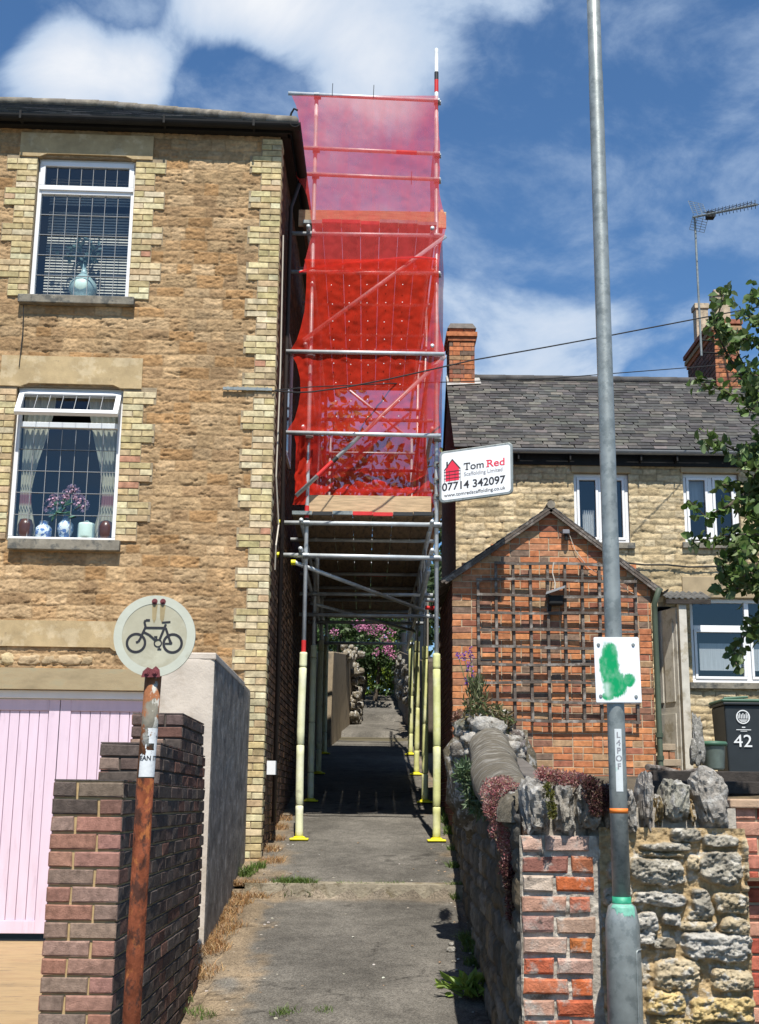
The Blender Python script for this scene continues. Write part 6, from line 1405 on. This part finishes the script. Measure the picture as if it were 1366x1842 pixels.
PT_ = [(x, y, 28.5, .16) for x, y in ((648, 1128), (655, 1122), (648, 1130), (664, 1134), (675, 1137), (668, 1124), (676, 1126), (685, 1135), (704, 1138), (690, 1128), (702, 1160), (696, 1168), (701, 1172), (706, 1178), (698, 1165), (676, 1172), (602, 1137), (660, 1127), (640, 1122), (692, 1150))]
bush('flowering_bush', [(P(640, 1150, 29.5), (1.3, .8, .9)), (P(615, 1130, 29), (1, .8, .8)), (P(675, 1150, 29.6), (1.1, .8, .8)), (P(655, 1110, 30), (1.5, .8, .6)), (P(650, 1190, 29.8), (.6, .5, .8))], 1100, .12, cy_, 'leafy bush with clusters of pink blossom at the top of the alley', 'bush', PT_)
bush('hedge', [(P(680, 1205, 31.5), (.8, .5, .7)), (P(660, 1230, 31.5), (.7, .5, .5)), (P(705, 1190, 32), (.7, .5, .9)), (P(690, 1235, 31.6), (.7, .5, .3))], 1400, .13, yl_, 'bright yellow green hedge closing the end of the path', 'hedge', stem=False)
bush('far_tree', [(P(720, 1120, 34), (2.2, 1.5, 1.6)), (P(600, 1090, 34), (2.5, 1.5, 1.8)), (P(660, 1060, 35), (3, 1.5, 1.8))], 330, .22, dk_, 'dark tree behind the flowering bush', 'tree', spread=2.2)
bush('far_tree', [(P(790, 1075, 24), (.5, .8, 1.1)), (P(800, 1000, 25), (.45, .8, 1.0))], 800, .16, dk_, 'dark leafy tree glimpsed between the scaffold and the cottage gable', 'tree')
bush('far_tree', [(P(610, 860, 40), (1.6, 1.5, 2.4)), (P(640, 930, 40), (3.4, 1.5, 2.2)), (P(600, 780, 40), (.9, 1, 1.2)), (P(560, 960, 40), (3, 1.5, 3))], 120, .28, lambda: jitc(random.choice([(.14, .10, .03), (.10, .11, .03), (.06, .09, .03)]), .3), 'olive brown tree glimpsed through the lowest red net', 'tree', spread=3)
# ================================================================ WALL-TOP PLANTS AND WEEDS
def mat_plant(name, pts, Y, n, size, colf, lab, cat='plant', bias=(0, -.5, .3), wid=.4, group=None, spr=.04):
    m = MB()
    for _ in range(n):
        px, py, r = random.choice(pts); a = random.random()*6.28; q = math.sqrt(random.random())*r
        p = P(px+q*math.cos(a), py+q*math.sin(a), Y+random.uniform(-spr, spr)); leaf(m, p, rv()+Vector(bias), size*random.uniform(.6, 1.4), colf(), wid)
    return tag(m.build(name, LEAFM), lab, cat, group)
pk = lambda: jitc(random.choice([(.36, .13, .14), (.42, .20, .18), (.28, .09, .09), (.34, .22, .14), (.5, .32, .28)]), .3)
dkp = lambda: jitc(random.choice([(.09, .03, .03), (.13, .05, .05), (.06, .03, .025), (.16, .10, .06)]), .3)
gy = lambda: jitc(random.choice([(.16, .22, .12), (.22, .28, .18), (.12, .18, .08)]), .3)
mat_plant('sedum', [(890, 1425, 26), (905, 1418, 22), (925, 1425, 16), (900, 1460, 26), (915, 1445, 22), (905, 1490, 26), (915, 1520, 20), (918, 1550, 14), (922, 1575, 10), (885, 1455, 16)], 6.45, 9500, .014, pk, 'pink trailing stonecrop spilling down the alley side of the wall end', 'plant', spr=.12)
mat_plant('sedum', [(910, 1560, 11), (913, 1570, 10), (916, 1582, 10), (918, 1594, 9), (919, 1606, 9), (920, 1618, 9), (921, 1630, 8), (923, 1642, 8), (924, 1652, 8)], 6.35, 1500, .02, dkp, 'dry brown tail of stonecrop hanging down the wall end', 'plant', spr=.08)
mat_plant('sedum', [(1070, 1425, 22), (1085, 1440, 22), (1100, 1430, 20), (1075, 1455, 14), (1060, 1410, 12)], 5.93, 4200, .013, dkp, 'dark maroon stonecrop on the coping just left of the lamp post', 'plant', spr=.05)
mat_plant('sedum', [(975, 1392, 12), (988, 1395, 13), (1000, 1398, 13), (1015, 1400, 14), (1030, 1400, 13), (1045, 1405, 13), (1020, 1412, 11)], 6.1, 2600, .013, pk, 'pinkish dried stonecrop along the top of the coping stones', 'plant')
mat_plant('moss', [(990, 1430, 8), (992, 1450, 9), (994, 1465, 7), (985, 1415, 6)], 5.9, 900, .012, lambda: jitc((.12, .12, .02), .3), 'olive moss cushion between the first two coping stones', 'moss', spr=.03)
mat_plant('wall_plant', [(862, 1395, 12), (872, 1425, 14), (840, 1400, 14), (850, 1420, 14), (855, 1440, 14), (865, 1455, 12), (835, 1385, 8)], 8.4, 1300, .06, gy, 'grey green straggly plant growing from the alley wall beside the capping', 'plant', spr=.15, wid=.2)
mat_plant('wall_plant', [(850, 1290, 16), (860, 1270, 16), (865, 1300, 20), (890, 1290, 18), (905, 1300, 14)], 9.6, 1300, .055, lambda: jitc(random.choice([(.12, .15, .06), (.24, .20, .10), (.18, .13, .07)]), .3), 'dry tufted growth on the rubble heap under the trellis corner', 'plant', spr=.15, wid=.25)
mat_plant('wall_plant', [(826, 1290, 8), (828, 1320, 8), (822, 1345, 6)], 10.2, 350, .045, lambda: jitc((.3, .17, .12), .3), 'brownish pink dry stems beside the dark alley corner', 'plant', spr=.15)
lv_ = thing('purple_flower', P(853, 1280, 9.6), 'purple spiked flowers standing on the rubble heap against the brick', 'flower'); m = MB(); st = MB()
for (x, y, h) in ((835, 1180, 8), (846, 1175, 10), (848, 1190, 14), (842, 1200, 8), (850, 1215, 14), (838, 1225, 8), (824, 1178, 5)):
    st.path([P(855+random.uniform(-6, 6), 1285, 9.6), P((x+855)/2, (y+1285)/2, 9.6), P(x, y, 9.6)], .004, 4)
    sp2 = MB()
    for _ in range(26): leaf(sp2, P(x+random.gauss(0, 1.6), y+random.uniform(-h, h), 9.6+random.uniform(-.02, .02)), rv(), .016, jitc((.20, .07, .36), .3), .8)
    sp2.build('flower_spike', LEAFM, lv_)
for _ in range(260): leaf(m, P(random.gauss(855, 8), random.uniform(1225, 1290), 9.6+random.uniform(-.06, .06)), rv(.3)+Vector((0, 0, 1)), .07, jitc((.13, .15, .07), .3), .15)
m.build('foliage', LEAFM, lv_); st.build('stem', pm('green_stem', (.10, .12, .05), bump=0), lv_)
# grass and weeds on the path
def tuft(mb, x, y, n, h, r, colf, z=None):
    for _ in range(n):
        a = random.random()*6.28; q = random.random()**.6*r; X, Y_ = x+q*math.cos(a), y+q*math.sin(a); zz = (hz(Y_) if z is None else z)-.005
        d = Vector((random.gauss(0, .45), random.gauss(0, .45), 1)); hh = h*random.uniform(.5, 1.2); p = Vector((X, Y_, zz)); s = Vector((random.gauss(0, 1), random.gauss(0, 1), 0)).normalized()*h*.045
        mid = p+d*hh*.55; e = p+d*hh+Vector((d.x, d.y, -.4))*hh*.4; mb.add([p-s, p+s, mid+s*.8, mid-s*.8, e], [(0, 1, 2, 3), (3, 2, 4)], colf())
gr_ = lambda: jitc(random.choice([(.10, .17, .03), (.14, .20, .05), (.08, .13, .03)]), .25)
dr_ = lambda: jitc(random.choice([(.42, .26, .12), (.36, .20, .08), (.48, .34, .18), (.30, .16, .07)]), .25)
def G(px, py):
    r = ray(px, py); t = 1.0
    for _ in range(60):
        q = CP+r*t; 
        if q.z <= hz(q.y)+.0: break
        t += .25
    lo_, hi2 = t-.25, t
    for _ in range(20):
        md = (lo_+hi2)/2; q = CP+r*md
        if q.z <= hz(q.y): hi2 = md
        else: lo_ = md
    return q
def weed(pxs, n, h, r, colf, lab, cat, name):
    m = MB()
    for px, py in pxs: q = G(px, py); tuft(m, q.x, q.y, n, h, r, colf)
    return tag(m.build(name, LEAFM), lab, cat, kind='stuff' if len(pxs) > 3 else None)
weed([(520, 1592), (540, 1590), (508, 1590), (555, 1592)], 170, .08, .09, gr_, 'green grass clump at the left half of the path step', 'grass', 'grass_tuft')
weed([(450, 1570), (465, 1562), (440, 1575)], 110, .09, .08, gr_, 'small green grass clump at the foot of the house corner', 'grass', 'grass_tuft')
weed([(620, 1592), (650, 1594), (690, 1592), (716, 1592)], 50, .05, .07, gr_, 'thin green weeds along the middle of the step', 'weed', 'weed')
weed([(818, 1610), (820, 1600), (816, 1560), (815, 1530)], 80, .08, .06, gr_, 'green weeds by the right end of the step', 'weed', 'weed')
weed([(805, 1480), (812, 1500), (808, 1465), (812, 1470)], 100, .12, .09, gr_, 'grass clump behind the front right scaffold foot', 'grass', 'grass_tuft')
weed([(846, 1700), (850, 1712), (838, 1690), (852, 1735), (858, 1690)], 100, .08, .07, gr_, 'small weeds against the shaded right wall foot', 'weed', 'weed')
weed([(330, 1800), (350, 1820), (310, 1810), (370, 1828), (505, 1825), (520, 1822), (582, 1820)], 60, .05, .07, gr_, 'scattered green weeds at the lower left of the path', 'weed', 'weed')
for i, (pxs, lab) in enumerate((([(375, 1700), (360, 1712), (385, 1706), (370, 1690)], 'dry orange grass heap at the foot of the rendered wall'), ([(430, 1625), (410, 1640), (450, 1612), (465, 1600), (400, 1655), (420, 1600)], 'dry straw coloured weeds below the house corner'),
        ([(405, 1672), (395, 1680), (418, 1668)], 'small rusty dry weed patch between two larger dry heaps'), ([(485, 1530), (495, 1510), (500, 1490), (508, 1475), (490, 1550)], 'dry golden grass along the alley foot of the stone house'), ([(355, 1755), (370, 1745), (340, 1760)], 'thin dry grass patch nearest the brick wall'), ([(300, 1780), (320, 1768), (310, 1795)], 'pale dry grass at the bottom left path edge'))):
    weed(pxs, 190 if i in (0, 1, 3) else 90, .07, .13, dr_, lab, 'dry grass', 'dry_grass')
lw_ = G(850, 1795); wp = thing('leafy_weed', lw_, 'bright green leafy weed in the lower right of the path by the wall', 'weed'); m = MB()
for i in range(75):
    a = random.random()*6.28; el = random.uniform(.1, 1.2); d = Vector((math.cos(a)*math.cos(el), math.sin(a)*math.cos(el), math.sin(el))); c = lw_+Vector((random.gauss(0, .05), random.gauss(0, .05), random.uniform(0, .10)))
    leaf(m, c, d, random.uniform(.06, .13), jitc((.20, .30, .05), .25), .45)
for i in range(14): d = Vector((-1, random.gauss(0, .2), .35)); leaf(m, lw_+Vector((-.03-.012*i, 0, .05+.002*i)), d+rv(.4), .08, jitc((.2, .3, .05), .2), .4)
m.build('leaf', LEAFM, wp); m = MB(); m.path([lw_, lw_+Vector((.01, 0, .1))], .006, 5); m.path([lw_, lw_+Vector((-.2, 0, .07))], .005, 5); m.build('stem', pm('green_stem'), wp)
# loose grit along the path edges
m = MB(); rs = random.Random(2)
for i in range(170):
    Y = rs.uniform(7.6, 14); x = rs.choice((rs.gauss(-.78, .13), rs.gauss(.76, .08), rs.uniform(-.8, .8))); s = rs.uniform(.003, .010)
    m.rock((x, Y, hz(Y)+s*.3), (s*1.4, s*1.2, s*.7), seed=i, rough=.3, n=1, col=jitc(rs.choice([(.4, .37, .3), (.2, .18, .15), (.5, .48, .43), (.3, .2, .12)]), .2))
o = m.build('gravel', pm('grit', attr=True, bump=0)); tag(o, 'loose pale grit scattered over the asphalt path', 'gravel', kind='stuff')
for i, (px, py, s, lab) in enumerate(((812, 1712, .035, 'pale stone lying on the right of the path'), (812, 1700, .02, 'small chip beside the pale stone on the path'))):
    q = G(px, py); m = MB(); m.rock(q+Vector((0, 0, s*.4)), (s, s*.8, s*.6), seed=i+5, col=(.45, .42, .36)); tag(m.build('loose_stone', LICH, smooth=True), lab, 'stone')
